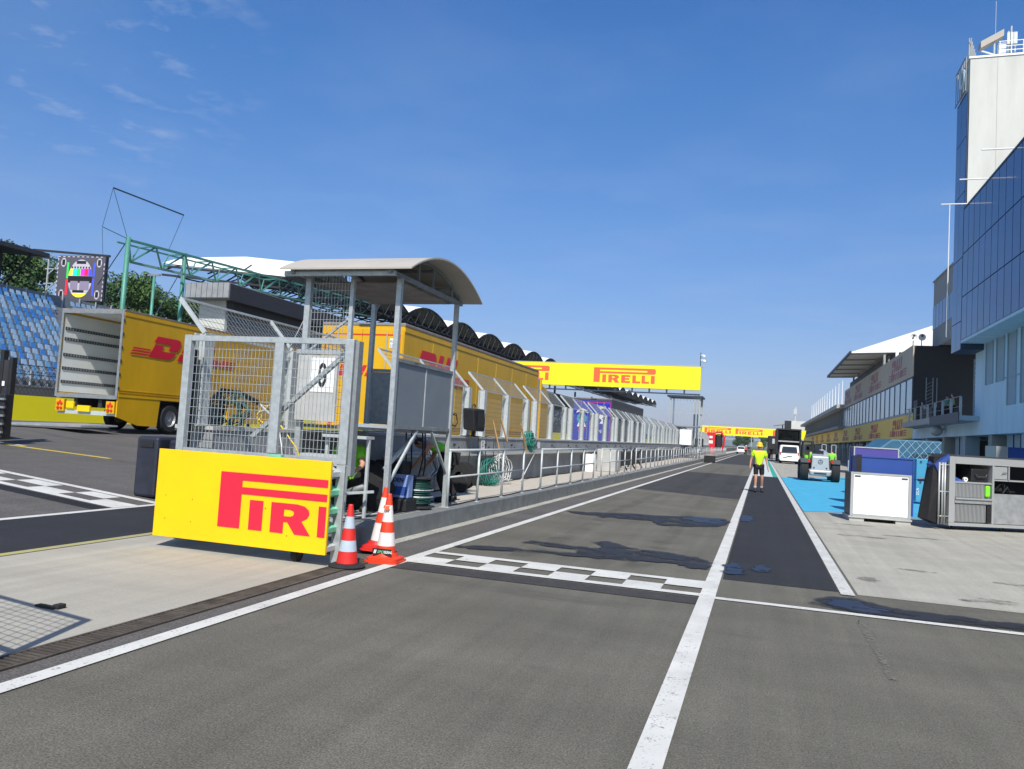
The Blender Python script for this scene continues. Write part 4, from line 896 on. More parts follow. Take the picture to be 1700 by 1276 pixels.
MB().flat((-.02, -.078, .60), (1, 0, 0), (0, 0, 1), [[(0, 0), (.05, .01), (.06, .06), (.01, .05)], [(-.02, .03), (.0, .02), (.01, .07), (-.01, .06)]], .002).build('torn_sticker', 'orange_red', c1)
cone((-4.52, 8.95, .03), R(20), 'orange and white cone leaning behind the square-based one', .78, [(.06, .12, 'black'), (.12, .34, 'cone_white'), (.34, .47, 'orange'), (.47, .66, 'cone_white'), (.66, .78, 'orange')], 'orange_dark', .115, tilt=(R(-3), R(4)))
cone((-4.32, 7.84, .004), 0, 'red and grey banded cone beside the gate post', .68, [(.05, .18, 'orange_dark'), (.18, .30, 'cone_grey'), (.30, .43, 'orange_dark'), (.43, .56, 'cone_grey'), (.56, .68, 'orange_dark')], 'rubber', .125, square=False)
# black padded barrier block on the track edge
t = thing('barrier_block', 'black padded barrier blocks at the end of the pit wall, left of the yellow board', 'barrier', (-9.5, 11.8, 0), world=True)
MB().box(-10.72, -10.24, 11.45, 12.1, .06, 1.14).build('end_block', 'navy', t, bevel=.05)
MB().box(-10.20, -7.5, 11.65, 12.2, .06, 1.10).build('barrier_body', 'navy', t, bevel=.05)
MB().box(-10.62, -10.34, 11.43, 11.448, .95, 1.06).build('flap', 'black', t, bevel=.005)
MB().box(-6.90, -6.82, 8.12, 8.2, .1, 2.45).build('padding', 'navy', f0) if False else tag(MB().box(-6.86, -6.78, 8.05, 8.15, .05, 2.40).build('foam_strip', 'navy', bevel=.01), 'dark foam strip standing behind the left gate post', 'padding')
# ---------------- trailers on the track ----------------
def trailer(loc, rz, label, Lg=13.6, W=2.55, H=4.0, zf=1.18, opened=False, side='dhl_y', rear='dhl_y', skirt='dhl_y', capcol='roofdirt', wheels=3, group=None, side2=None, wy=(2.1, 3.4, 4.7)):
    """local: rear face at y=0 looking -y, body runs to +y, right side at x=0, left at x=-W"""
    t = thing('semi_trailer', label, 'trailer', loc, group, rz)
    if opened:
        MB().box(-.06, 0, 0, Lg, zf, H).build('side_wall', side, t); MB().box(-W, -W + .06, 0, Lg, zf, H).build('side_wall', side, t)
        MB().box(-W + .0605, -W + .065, .05, Lg - .1, zf + .05, H - .12).build('wall_lining', 'interior', t)
        MB().box(-.065, -.0605, .05, Lg - .1, zf + .05, H - .12).build('wall_lining', 'interior', t)
        MB().box(-W + .07, -.07, Lg - .1, Lg, zf, H - .1).build('front_wall', 'interior', t)
        MB().box(-W + .062, -.062, 0.02, Lg, zf - .06, zf).build('floor', 'alu_d', t)
        MB().box(-W - .01, .01, -.01, Lg, H + .002, H + .05).build('roof', capcol, t)
        MB().box(-W + .07, -.07, .3, Lg - .1, H - .05, H - .02).build('roof_lining', 'interior', t)
        for z in (1.52, 1.98, 2.44, 2.98, 3.33):
            b = MB(); b.box(-W + .067, -W + .085, .1, Lg - .2, z, z + .10); b.build('load_rail', 'rail_dark', t)
            b = MB(); [b.box(-W + .086, -W + .092, .15 + k * .12, .20 + k * .12, z + .015, z + .085) for k in range(70)]; b.build('rail_slot', 'alu_d', t)
            b = MB(); b.box(-.085, -.067, .1, Lg - .2, z, z + .10); b.build('load_rail', 'rail_dark', t)
        b = MB(); b.box(-W, -W + .085, -.03, 0, zf - .12, H); b.box(-.09, 0, -.03, 0, zf - .12, H); b.box(-W + .09, -.092, -.03, 0, H - .11, H); b.box(-W + .09, -.092, -.03, .015, zf - .13, zf - .0)
        b.build('door_frame', 'galv_d', t)
        for sx in (-W - .02, .0):
            b = MB(); [b.box(sx, sx + .02, -.028, .02, zf + .2 + k * .45, zf + .3 + k * .45) for k in range(6)]; b.each('hinge', 'rail_dark', t)
        MB().box(-W - .045, -W - .012, .03, 1.23, zf + .02, H - .04).build('door_leaf', rear, t)
    else:
        MB().box(-W, 0, 0, Lg, zf, H - .002).build('box_body', side, t)
        MB().box(-W - .015, .015, -.015, Lg + .01, H, H + .09).build('roof_cap', capcol, t, bevel=.02)
        for x0, x1 in ((-W + .02, -W / 2 - .01), (-W / 2 + .01, -.02)): MB().box(x0, x1, -.025, -.002, zf + .03, H - .10).build('door', rear, t)
        b = MB()
        for x in (-W * .62, -W * .8, -W * .38, -W * .2): b.cyl((x, -.045, zf + .05), (x, -.045, H - .15), .014, n=6)
        b.each('lock_rod', 'galv', t)
        MB().box(-W * .55, -W * .40, -.03, -.006, H + .0, H + .05).build('top_lamp', 'rail_dark', t)
    # seams and side rail
    b = MB(); b.box(.0005, .014, .02, Lg, zf - .04, zf + .03); b.box(.0005, .014, .02, Lg, zf + .10, zf + .12); b.box(.0005, .014, .02, Lg, zf + .18, zf + .20)
    b.build('side_rail', skirt, t)
    MB().box(.0005, .016, .0, Lg, H - .16, H - .05).build('cant_rail', side, t)
    # skirt with wheel cut-out and chassis
    y0 = wy[0] - .62
    MB().prism([(0, .02, zf - .045), (0, y0, zf - .045), (0, y0 - .08, .20), (0, 1.0, .22), (0, .02, .48)], (-.05, 0, 0)).build('side_skirt', skirt, t)
    MB().box(-.05, 0, wy[-1] + .65, Lg - 3, .45, zf - .045).build('side_skirt', skirt, t)
    MB().box(-W + .7, -W + .85, .1, Lg - .4, .75, zf - .065).box(-.85, -.7, .1, Lg - .4, .75, zf - .065).each('chassis', 'dark_steel', t)
    for y in wy:
        for x in (-.17, -W + .17): wheel(t, (x, y, .50), .50, .30)
        MB().cyl((-.34, y, .5), (-W + .34, y, .5), .07).build('axle', 'dark_steel', t)
    b = MB(); b.box(-W + .1, -.1, .06, .16, .50, .64); b.build('underrun_bar', 'galv_l', t)
    for x in (-W + .08, -.42):
        MB().box(x, x + .34, -.02, .08, .58, .98).build('lamp_cluster_board', skirt, t)
        for dz, mm in ((.05, 'tail'), (.20, 'orange_dark')):
            MB().cyl((x + .11, -.021, .58 + dz + .05), (x + .11, -.05, .58 + dz + .05), .055, n=12).cyl((x + .24, -.021, .58 + dz + .05), (x + .24, -.05, .58 + dz + .05), .045, n=12).each('tail_lamp', mm, t)
        MB().flat((x + .17, -.021, .86), (1, 0, 0), (0, 0, 1), [[(-.07, 0), (.07, 0), (0, .11)]], -.004).build('reflector', 'tail', t)
    MB().box(-W * .62, -W * .42, -.02, .05, .60, .80).box(-W * .80, -W * .68, -.02, .05, .70, .92).each('number_plate', 'yellow', t)
    b = MB(); b.box(-1.3, -1.2, Lg - 2.6, Lg - 2.5, .1, zf - .07).box(-W + 1.2, -W + 1.3, Lg - 2.6, Lg - 2.5, .1, zf - .07) if False else b.box(-.75, -.62, Lg - 2.6, Lg - 2.48, .05, .74).box(-W + .62, -W + .75, Lg - 2.6, Lg - 2.48, .05, .74)
    b.each('landing_leg', 'galv_d', t)
    return t
t1 = trailer((-20.18, 20.55, .85), R(2.0), 'yellow courier trailer with its rear doors open, showing the white interior', opened=True, Lg=12.6, wy=(2.62, 3.92, 5.22))
courier_logo((.018, 1.32, 2.60), (0, 1, 0), (0, 0, 1), .76, 'dhl_r', t1, sx=1.22)
MB().prism([(.2, -.1, .16), (-1.0, -.2, .16), (-4.6, -1.7, .02), (-4.4, -2.2, .02), (.0, -1.4, .12)], (0, 0, .05)).build('tail_lift', 'alu_d', t1)
t2 = trailer((-9.44, 19.45, .0), R(.4), 'yellow courier trailer parked behind the debris fence, its closed doors toward the stand', H=4.33, zf=1.45, Lg=13.9, capcol='roofdirt')
courier_logo((.018, .95, 2.95), (0, 1, 0), (0, 0, 1), .86, 'dhl_r', t2, sx=.96)
MB().box(-2.45, -.10, -.030, -.0265, 4.06, 4.10).box(-.155, -.105, -.030, -.0265, 1.6, 4.055).box(-2.45, -2.40, -.030, -.0265, 1.6, 4.055).build('red_outline', 'tail', t2)
courier_logo((-1.95, -.031, 2.92), (1, 0, 0), (0, 0, 1), .30, 'dhl_r', t2, sx=.95, dash=False)
MB().box(-.42, -.17, -.034, -.0265, 3.72, 3.98).build('code_plate', 'white', t2)
text('K857', (-.41, -.036, 3.86), (1, 0, 0), (0, 0, 1), .115, 'black', t2, 'number', xs=.9)
text('3379', (-.41, -.036, 3.74), (1, 0, 0), (0, 0, 1), .115, 'black', t2, 'number', xs=.9)
text('GOGREEN', (-2.35, -.031, 3.02), (1, 0, 0), (0, 0, 1), .12, 'tail', t2, 'lettering') if False else None
MB().box(-2.4, -.2, -.06, -.027, 1.46, 1.60).build('rear_band', 'dhl_y', t2)
b = MB()
for k in range(3): b.flat((-2.2 + k * .34, -.061, 1.47), (1, 0, 0), (0, 0, 1), [[(0, 0), (.1, 0), (.17, .12), (.07, .12)]], -.003)
b.each('rear_band_stripe', 'tail', t2)
b = MB()
for k in range(1, 7): b.box(.0012, .006, 2.0 * k, 2.0 * k + .012, 1.70, 4.15)
b.each('panel_seam', 'facade_y', t2)
# tractor unit in front of the second trailer
tr = thing('tractor_unit', 'beige roofed yellow tractor cab at the front of the trailer beyond the fence', 'truck', (-10.7, 34.2, 0), world=True)
MB().prism([(-9.55, 34.0, .9), (-9.55, 36.2, .9), (-9.55, 36.25, 2.4), (-9.55, 35.9, 3.1), (-9.55, 34.9, 3.75), (-9.55, 34.0, 3.85)], (-2.4, 0, 0)).build('cab', 'dhl_y', tr, bevel=.08)
MB().prism([(-9.60, 33.6, 3.0), (-9.60, 34.9, 3.0), (-9.60, 34.6, 3.75), (-9.60, 34.1, 4.05), (-9.60, 33.6, 4.1)], (-2.3, 0, 0)).build('air_deflector', 'roof_sheet', tr, bevel=.05)
MB().cyl((-9.42, 33.4, .4), (-9.42, 33.4, 4.0), .055).build('exhaust_pole', 'dhl_y', tr)
for y in (33.9, 35.6): wheel(tr, (-9.7, y, .5), .5, .3); wheel(tr, (-11.8, y, .5), .5, .3)
# blue and dark grey race transporter
t3 = trailer((-9.42, 50.8, .05), 0, 'royal blue fronted dark grey race trailer beyond the fence', H=4.05, Lg=14.3, side='trail_grey', rear='plate_blue', skirt='trail_grey', capcol='roofdirt')
MB().box(-2.50, -.05, -.031, -.0265, 3.82, 3.87).box(-.09, -.05, -.031, -.0265, 1.2, 3.815).build('trim', 'magenta', t3)
MB().cyl((-1.95, -.0265, 2.75), (-1.95, -.0365, 2.75), .34, n=24).build('badge', 'teal', t3)
b = MB(); b.flat((-2.35, -.038, 3.1), (1, 0, 0), (0, 0, 1), [[(.0, 0), (.1, .22), (.4, .33), (.7, .2), (.85, 0), (.6, .08), (.4, .12), (.2, .08)]], -.004)
b.flat((-2.25, -.038, 2.2), (1, 0, 0), (0, 0, 1), [[(.0, 0), (.6, 0), (.52, .25), (.08, .25)]], -.004); b.flat((-.75, -.038, 2.45), (1, 0, 0), (0, 0, 1), [[(0, 0), (.35, 0), (.4, .2), (.15, .35), (.4, .6), (.0, .6), (-.1, .4), (.15, .25)]], -.004)
b.flat((-.85, -.031, 3.45), (1, 0, 0), (0, 0, 1), [[(0, 0), (.45, 0), (.45, .16), (.1, .2)]], -.004); b.build('white_emblem', 'white', t3)
text('IGT', (-2.2, -.034, 1.85), (1, 0, 0), (0, 0, 1), .34, 'magenta', t3, 'lettering')
text('N', (-.85, -.034, 1.85), (1, 0, 0), (0, 0, 1), .34, 'white', t3, 'lettering')
# forklift mast at the left frame edge
t = thing('forklift', 'black forklift mast at the far left edge beside the open trailer', 'forklift', (-18.2, 14.8, .6), world=True)
MB().box(-18.10, -17.98, 14.6, 14.75, .70, 2.9).build('mast_rail', 'black', t, bevel=.02)
MB().box(-17.80, -17.68, 14.6, 14.75, .70, 2.72).build('mast_rail', 'black', t, bevel=.02)
MB().box(-17.97, -17.81, 14.62, 14.72, .80, 2.65).build('lift_ram', 'dark_steel', t)
MB().box(-17.76, -17.44, 14.3, 14.55, .72, 1.80).build('carriage', 'black', t, bevel=.03)
for k in range(5): MB().box(-17.78, -17.40, 14.25, 14.299, .85 + .2 * k, .90 + .2 * k).build('rack_bar', 'galv_d', t)
MB().box(-21.2, -18.3, 13.95, 14.85, .95, 2.1).build('body', 'black', t, bevel=.1)
MB().box(-17.94, -17.86, 14.59, 14.60, 2.0, 2.12).build('data_plate', 'white', t)
for x, y in ((-18.75, 14.05), (-20.6, 14.05), (-18.75, 14.75), (-20.6, 14.75)): wheel(t, (x, y, 1.0), .34, .2, (0, 1, 0))
for x in (-17.95, -17.70): MB().box(x, x + .10, 13.2, 14.24, .66, .70).build('fork', 'galv_d', t)

# ---------------- gantries ----------------
def gantry(label, y, x0, x1, z0, z1, marks, sx):
    t = thing('gantry', label, 'gantry', ((x0 + x1) / 2, y, 0), world=True)
    MB().box(x0, x1, y, y + .5, z0, z1).build('advertising_board', 'yellow_g', t)
    MB().box(x0 - .1, x1 + .1, y - .02, y + .52, z1 + .002, z1 + .05).build('capping', 'galv_l', t)
    b = MB(); b.box(x0, x1, y + .1, y + .22, z0 - .45, z0 - .33); k = x0
    while k < x1: b.box(k, k + .14, y + .1, y + .22, z0 - .329, z0 - .002); k += 1.6
    b.build('lower_beam', 'mullion', t)
    H = (z1 - z0) * .64
    for xm in marks: long_p_logo((xm, y - .006, z0 + (z1 - z0) * .20), (1, 0, 0), (0, 0, 1), H, sx, 'orange_red', t, th=.006)
    for x in (x0 + .2, x1 - .5): MB().box(x, x + .16, y + .12, y + .28, 0.25 if x > -8 else zg(x), z0 - .452).box(x + .3, x + .42, y + .12, y + .24, .25 if x > -8 else zg(x), z0 - .452).each('column', 'galv', t)
    return t
ga = gantry('long yellow gantry board across the track, ending above the cage tower', 73, -31, -5.5, 6.42, 8.58, (-15.42, -25.6, -35.6 + 100), .89) if False else gantry('long yellow gantry board across the track, ending above the cage tower', 73, -31, -5.5, 6.42, 8.58, (-15.42, -25.62), .87)
MB().cyl((-5.6, 73.3, 8.6), (-5.6, 73.3, 9.9), .04).cyl((-5.35, 73.3, 9.2), (-5.6, 73.3, 9.3), .02).build('mast', 'dark_steel', ga)
MB().ball((-5.30, 73.2, 9.55), .14, .14, .16).ball((-5.25, 73.2, 9.1), .14, .14, .16).box(-5.6, -5.3, 73.25, 73.32, 9.65, 9.72).box(-5.6, -5.25, 73.25, 73.32, 9.2, 9.27).build('camera', 'white', ga)
gantry('far yellow gantry board spanning the whole pit lane in the distance', 200, -15, 10, 4.0, 6.15, (-13.6, -6.2, 2.5), .96)
# caged tower on the pit wall platform
t = thing('cage_tower', 'galvanised cage tower with a flat roof under the end of the gantry', 'tower', (-6.5, 70.5, .27), world=True)
b = MB()
for x in (-7.65, -5.15):
    for y in (69.0, 71.6): b.box(x - .05, x + .05, y - .05, y + .05, .272, 5.5)
b.each('corner_post', 'galv', t)
MB().box(-7.95, -4.95, 68.7, 71.9, 5.52, 5.66).build('roof', 'mullion', t)
MB().box(-7.7, -5.1, 68.95, 71.65, 2.95, 3.05).build('floor', 'galv_d', t)
b = MB()
for k in range(1, 9):
    x = -7.65 + 2.5 * k / 9; b.box(x - .014, x + .014, 68.99, 69.01, 3.06, 5.5)
for k in range(1, 9):
    y = 69 + 2.6 * k / 9; b.box(-5.16, -5.14, y - .014, y + .014, 3.06, 5.5)
b.box(-7.6, -5.2, 68.98, 69.02, 4.1, 4.15).box(-5.17, -5.13, 69.1, 71.5, 4.1, 4.15)
b.build('bars', 'galv', t)
MB().box(-6.72, -5.72, 68.6, 68.9, 1.40, 2.72).build('control_cabinet', 'white', t, bevel=.02)
b = MB(); b.bar((-5.1, 69, .3), (-5.1, 71.6, 3.0), .06); b.bar((-4.9, 68.9, .3), (-4.9, 68.9, 3.1), .05)
[b.box(-5.12, -4.92, 68.88, 68.92, .5 + .3 * k, .54 + .3 * k) for k in range(9)]; b.box(-5.1, -4.3, 68.9, 68.94, 3.0, 3.06).box(-4.33, -4.28, 68.9, 68.94, 3.0, 4.4).box(-5.1, -4.3, 68.9, 68.94, 4.36, 4.4).box(-5.1, -4.3, 68.9, 68.94, 3.7, 3.74)
b.build('ladder', 'galv', t)
# grey cabinets and clutter on the platform, tyre stack, distant machines
tag(MB().box(-6.2, -5.45, 30.8, 32.0, .272, 1.15).build('equipment_cabinet', 'wall_cap', bevel=.02), 'pale grey equipment cabinet on the platform behind the handrail', 'cabinet')
tag(MB().ball((-6.2, 30.0, .62), .16, .16, .35).box(-6.4, -6.05, 29.6, 29.95, .274, .95).build('wrapped_bundle', 'white'), 'white wrapped bundle against the pit wall beside the grey cabinet', 'bundle')
for i, y in enumerate((33.4, 35.6, 37.8)):
    tt = thing('folding_rack', '%s black folding rack leaning behind the handrail past the grey cabinet' % ordn[i], 'rack', (-5.8, y, .272), 'black racks on the platform', world=True)
    MB().bar((-5.4, y, .28), (-6.1, y + .5, 1.2), .05).bar((-6.1, y, .28), (-5.5, y + .5, 1.2), .05).box(-6.0, -5.6, y + .1, y + .2, .45, 1.0).build('frame', 'black', tt)
tag(MB().box(-4.66, -3.75, 69.4, 70.4, .01, .60).build('equipment_box', 'rubber', bevel=.03), 'low black box standing on the pit lane line below the cage tower', 'box')
tag(MB().box(-5.3, -4.75 + .1, 68.0, 68.3, .28, 1.6).build('equipment_box', 'black', bevel=.02) if False else MB().box(-5.9, -5.15, 74.5, 75.2, 1.1, 2.05).box(-5.6, -5.45, 74.8, 74.9, .27, 1.1).build('loudspeaker', 'black', bevel=.02), 'black loudspeaker on a stand just past the cage tower', 'loudspeaker')
t = thing('fuel_rig', 'red machine with white emblems standing at the pit wall in the distance', 'machine', (-6.0, 108, .27), world=True)
MB().box(-7.0, -5.9, 108, 109, .3, 3.2).build('cabinet', 'red_paint', t, bevel=.04)
MB().box(-5.88, -5.0, 108.3, 109.2, 1.0, 3.0).build('reel_housing', 'black', t, bevel=.2)
MB().path([(-5.9, 108.2, 3.2), (-5.2, 108.2, 3.3), (-4.75, 108.2, 2.6), (-4.8, 108.2, 1.6), (-5.1, 108.2, .8)], .14, 8).build('arm', 'red_paint', t)
MB().box(-6.7, -6.2, 107.98, 107.996, 1.7, 2.1).box(-6.65, -6.25, 107.98, 107.996, 2.4, 2.7).each('emblem', 'white', t)
# small service vehicles far down the lane
def small_car(loc, label, m, s=1.0):
    t = thing('car', label, 'car', loc)
    MB().prism([(-.85, 0, .35), (-.85, 0, .9), (-.80, .1, 1.0), (-.68, .5, 1.45), (-.68, 2.6, 1.5), (-.80, 3.6, 1.0), (-.85, 4.2, .85), (-.85, 4.2, .35)][::1], (1.7, 0, 0)).build('body', m, t, bevel=.08)
    MB().hexa([(-.66, .04, 1.0), (.66, .04, 1.0), (.66, .2, 1.0), (-.66, .2, 1.0), (-.58, .34, 1.40), (.58, .34, 1.40), (.58, .5, 1.40), (-.58, .5, 1.40)]).build('rear_window', 'glass_dark', t)
    for x in (-.72, .72):
        for y in (.8, 3.4): wheel(t, (x, y, .32), .32, .2)
    for x in (-.78, .60): MB().box(x, x + .18, -.03, .0, .7, .88).build('tail_lamp', 'tail', t)
    return t
small_car((-3.9, 165, 0), 'white and orange service car parked far down the left side of the pit lane', 'white')
small_car((-3.2, 195, 0), 'dark car far down the pit lane beneath the distant gantry', 'trail_grey')

# ---------------- left spectator stand with blue seats ----------------
st = thing('seating_terrace', 'open concrete terrace of blue seats at the far left across the track', 'grandstand', (-44, 38, .85), world=True)
ROWS = 17; XF, ZF, DX, DZ = -36.2, 2.55, .80, .385
SY0, SY1 = 25.0, 58.0
b = MB()
for r in range(ROWS): b.box(XF - (r + 1) * DX, XF - r * DX, SY0, SY1, zg(-40) - .3, ZF + r * DZ - .002)
b.build('terrace_steps', 'stand_step', st)
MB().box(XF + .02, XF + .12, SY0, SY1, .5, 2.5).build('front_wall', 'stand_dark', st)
b = MB(); b.box(XF - .02, XF + .02, SY0, SY1, 3.35, 3.40).box(XF - .02, XF + .02, SY0, SY1, 2.95, 2.98)
y = SY0
while y < SY1: b.box(XF - .03, XF + .03, y - .03, y + .03, 2.56, 3.40); y += 2
b.build('front_rail', 'galv_l', st)
def seat_geo(mb, x, y, z):
    mb.box(x - .40, x - .03, y - .18, y + .18, z + .36, z + .40)
    mb.add([(x - .36, y - .18, z + .40), (x - .36, y + .18, z + .40), (x - .48, y + .13, z + .70), (x - .48, y - .13, z + .70), (x - .40, y - .18, z + .40), (x - .40, y + .18, z + .40), (x - .52, y + .13, z + .70), (x - .52, y - .13, z + .70)],
           [(0, 1, 2, 3), (7, 6, 5, 4), (0, 4, 5, 1), (1, 5, 6, 2), (2, 6, 7, 3), (3, 7, 4, 0)])
    mb.box(x - .24, x - .20, y - .02, y + .02, z + .001, z + .36)
SP = []
q = random.Random(9)
for r in range(ROWS):
    y = SY0 + .4
    while y < SY1 - .3:
        x = XF - r * DX - .16; z = ZF + r * DZ
        aisle = abs((y - 40.5) - (r - 9) * 0.55) < .85 and r > 5   # slanting walkway with no seats
        if not aisle: SP.append((r, x, y, z, q.random()))
        y += .5
SP.sort(key=lambda s: (s[1] ** 2 + s[2] ** 2))
rows_lab = ['front'] + ordn[1:]
protos = []
for m in ('seat1', 'seat2', 'seat3'):
    mb = MB(); seat_geo(mb, 0, 0, 0); protos.append(mb.build('stadium_seat', m))
used = [False] * 3; rest = [MB(), MB(), MB()]
Mi = Mrot.transposed()
def inview(p, mg=20):
    c = Mi @ (Vector(p) - Vector((0, 0, 1.6)))
    if c.z >= 0: return False
    return -mg < 850 + 1300 * c.x / -c.z < 1700 + mg
cnt = 0
for r, x, y, z, k in SP:
    if not inview((x, y, z)): continue
    if y > 25 and x > -200:
        c = 0 if k < .26 else 1 if k < .62 else 2
        if cnt < 295:
            o = protos[c] if not used[c] else protos[c].copy()
            if used[c]: col.objects.link(o)
            used[c] = True; o.location = (x, y, z); cnt += 1
            tag(o, '%s stadium seat in the %s row of the terrace across the track' % (['bright blue', 'faded blue', 'bleached pale blue'][c], rows_lab[r] if r < len(rows_lab) else 'upper'), 'seat', 'blue stadium seats in the terrace')
        else: seat_geo(rest[c], x, y, z)
for c in range(3):
    if rest[c].v: tag(rest[c].build('stadium_seats', ['seat1', 'seat2', 'seat3'][c]), '%s seats in the higher and farther rows of the terrace' % ['bright blue', 'faded blue', 'bleached pale blue'][c], 'seats', kind='stuff')
# grey corrugated screen fence along the top of the terrace
t = thing('screen_fence', 'tall grey sheet fence along the top of the seating terrace', 'fence', (-51, 45, 9), world=True)
ZT = ZF + ROWS * DZ
MB().box(-50.9, -50.85, 33, 110, ZT - .6, ZT + .72).build('sheet', 'panel_grey', t)
b = MB(); y = 33.2
while y < 110: b.box(-50.84, -50.78, y - .04, y + .04, ZT - .6, ZT + .86); y += 1.55
b.each('post', 'galv_l', t)
MB().box(-50.82, -50.78, 33, 110, ZT + .9, ZT + .96).build('rail', 'orange_red', t) if False else None
# dark covered stand behind, far left
t = thing('covered_stand', 'dark roofed grandstand at the far left edge behind the blue seats', 'grandstand', (-58, 38, 8), world=True)
MB().hexa([(-62, 22, 13.3), (-49.5, 22, 12.2), (-49.5, 43.0, 12.2), (-62, 43.0, 13.3), (-62, 22, 13.7), (-49.5, 22, 12.5), (-49.5, 43.0, 12.5), (-62, 43.0, 13.7)]).build('roof', 'dark_steel', t)
MB().box(-60, -53, 22, 42.6, 8.2, 9.9).build('seating_block', 'stand_dark', t)
b = MB()
for y in (24, 30, 36, 42): b.bar((-53, y, 8), (-53, y, 12.4), .2); b.bar((-53, y, 9.5), (-50, y, 12.3), .12)
b.each('column', 'dark_steel', t)
# video screen on a white scaffold
t = thing('video_screen', 'large video screen showing a colour test card above the grey fence', 'screen', (-64.6, 60, 8), world=True)
SX0, SX1, SZ0, SZ1 = -67.2, -62.0, 12.0, 16.4
ux = Vector((1, .12, 0)).normalized(); uz = Vector((0, 0, 1)); so = Vector((SX0, 59.4, SZ0)); SWd = 5.3; SHt = 4.4
def sq(m, name, polys, d): 
    for p in polys: MB().flat(so + Vector((0, -d, 0)), ux, uz, [[(x * SWd, y * SHt) for x, y in p]], .004).build(name, m, t)
def scr(name, c, e=.30): 
    M[name] = mat(name, c, .5, var=.03, scale=9, emit=e); return name
R_ = lambda a, b, c, d: [(a, b), (c, b), (c, d), (a, d)]
MB().flat(so + Vector((0, .32, 0)), ux, uz, [[(-.06, -.06), (SWd + .06, -.06), (SWd + .06, SHt + .06), (-.06, SHt + .06)]], .30).build('housing', 'black', t)
sq(scr('screen_grey', (.075, .07, .09)), 'display', [R_(0, 0, 1, 1)], 0)
ring = []
for cx, cy in ((.12, .86), (.12, .14), (.88, .86), (.88, .14)): ring.append([(cx + .055 * math.cos(a * .52), cy + .105 * math.sin(a * .52)) for a in range(12)])
sq(scr('screen_white', (.42, .40, .46)), 'ring', ring, .006)
sq('black', 'ring_centre', [R_(cx - .03, cy - .065, cx + .03, cy + .065) for cx, cy in ((.12, .86), (.12, .14), (.88, .86), (.88, .14))], .012)
circ = [(.5 + .255 * math.cos(a * math.pi / 18), .5 + .43 * math.sin(a * math.pi / 18)) for a in range(36)]
sq('screen_white', 'test_circle', [circ], .006)
def band(y0, y1, x0, x1):
    pts = []
    for k in range(7):
        y = y0 + (y1 - y0) * k / 6; h = .255 * math.sqrt(max(0, 1 - ((y - .5) / .43) ** 2)); pts.append((max(x0, .5 - h), min(x1, .5 + h), y))
    return [(a, y) for a, b_, y in pts] + [(b_, y) for a, b_, y in reversed(pts)]
for nme, c, x0, x1 in (('bar_yellow', (.75, .7, .05), .2, .335), ('bar_cyan', (.02, .6, .6), .335, .42), ('bar_green', (.02, .55, .08), .42, .5), ('bar_magenta', (.75, .03, .6), .5, .585), ('bar_red', (.75, .02, .05), .585, .665), ('bar_blue', (.05, .08, .8), .665, .8)):
    sq(scr(nme, c, .5), 'colour_bar', [band(.56, .72, x0, x1)], .012)
sq('black', 'dark_bar', [band(.40, .555, .2, .8), R_(.40, .83, .60, .90)] + [R_(.30 + .06 * k, .725, .33 + .06 * k, .77) for k in range(7)], .012)
sq(scr('screen_mid', (.22, .19, .28)), 'grey_bar', [R_(.30, .24, .46, .44), R_(.50, .24, .70, .44)], .018)
sq('black', 'dark_bar', [R_(.36, .18, .60, .235)], .012)
sq('bar_yellow', 'colour_bar', [band(.075, .16, .2, .8)], .012)
sq('bar_green', 'side_bar', [R_(.20, .5, .24, .86)], .006); sq('bar_red', 'side_bar', [R_(.20, .12, .24, .48)], .006); sq('bar_blue', 'side_bar', [R_(.765, .12, .80, .5), R_(.765, .55, .80, .86)], .006)
dashes = [R_(.0 + k * .1, .98, .05 + k * .1, 1.0) for k in range(10)] + [R_(0, k * .1, .02, .05 + k * .1) for k in range(10)] + [R_(.98, k * .1, 1.0, .05 + k * .1) for k in range(9)]
MB().flat(so + Vector((0, -.024, 0)), ux, uz, [[(x * SWd, y * SHt) for x, y in p] for p in dashes], .004).each('edge_dash', 'screen_white', t)
b = MB()
for x in (-69.8, -68.2, -66.5, -64.2, -62.2):
    b.bar((x, 60.6, 8), (x, 60.6, 16.6), .12)
for z in (11.0, 12.4, 13.9, 15.4): b.bar((-70.2, 60.6, z), (-62, 60.6, z), .09)
for i in range(4): b.bar((-69.8, 60.6, 10 + 1.6 * i), (-67.6, 60.6, 11.6 + 1.6 * i), .09)
b.build('scaffold', 'galv_l', t)
MB().bar((-71.5, 60.2, 17.3), (-61.6, 60.2, 16.5), .2).bar((-73.2, 60.6, 16.9), (-66, 60.6, 16.0), .14).build('top_beam', 'dark_steel', t)
# barrier wall and catch fence across the track
t = thing('track_barrier', 'yellow painted barrier wall along the far side of the race track', 'wall', (-30.6, 40, .85), world=True)
MB().box(-31.0, -30.6, -30, 330, .84, 1.95).build('barrier', 'yellow_g', t)
long_p_logo((-30.595, 18.4, 1.02), (0, 1, 0), (0, 0, 1), .78, 1.0, 'orange_red', t, th=.006)
long_p_logo((-30.595, 33.4, 1.02), (0, 1, 0), (0, 0, 1), .78, 1.0, 'orange_red', t, th=.006)
t = thing('catch_fence', 'dark wire catch fence above the far yellow barrier', 'fence', (-31.3, 40, 1.95), world=True)
b = MB(); y = 6
while y < 120: b.cyl((-31.3, y, .85), (-31.3, y, 4.2), .11, n=8); y += 5.6
b.each('post', 'galv_l', t)
b = MB()
for k in range(240):
    y = 14 + k * .22; b.bar((-31.15, y, 1.95), (-31.15, y + 1.1, 3.3), .012); b.bar((-31.14, y + 1.1, 1.95), (-31.14, y, 3.3), .012)
for z in (2.3, 2.9, 3.3): b.bar((-31.16, 6, z), (-31.16, 120, z), .03)
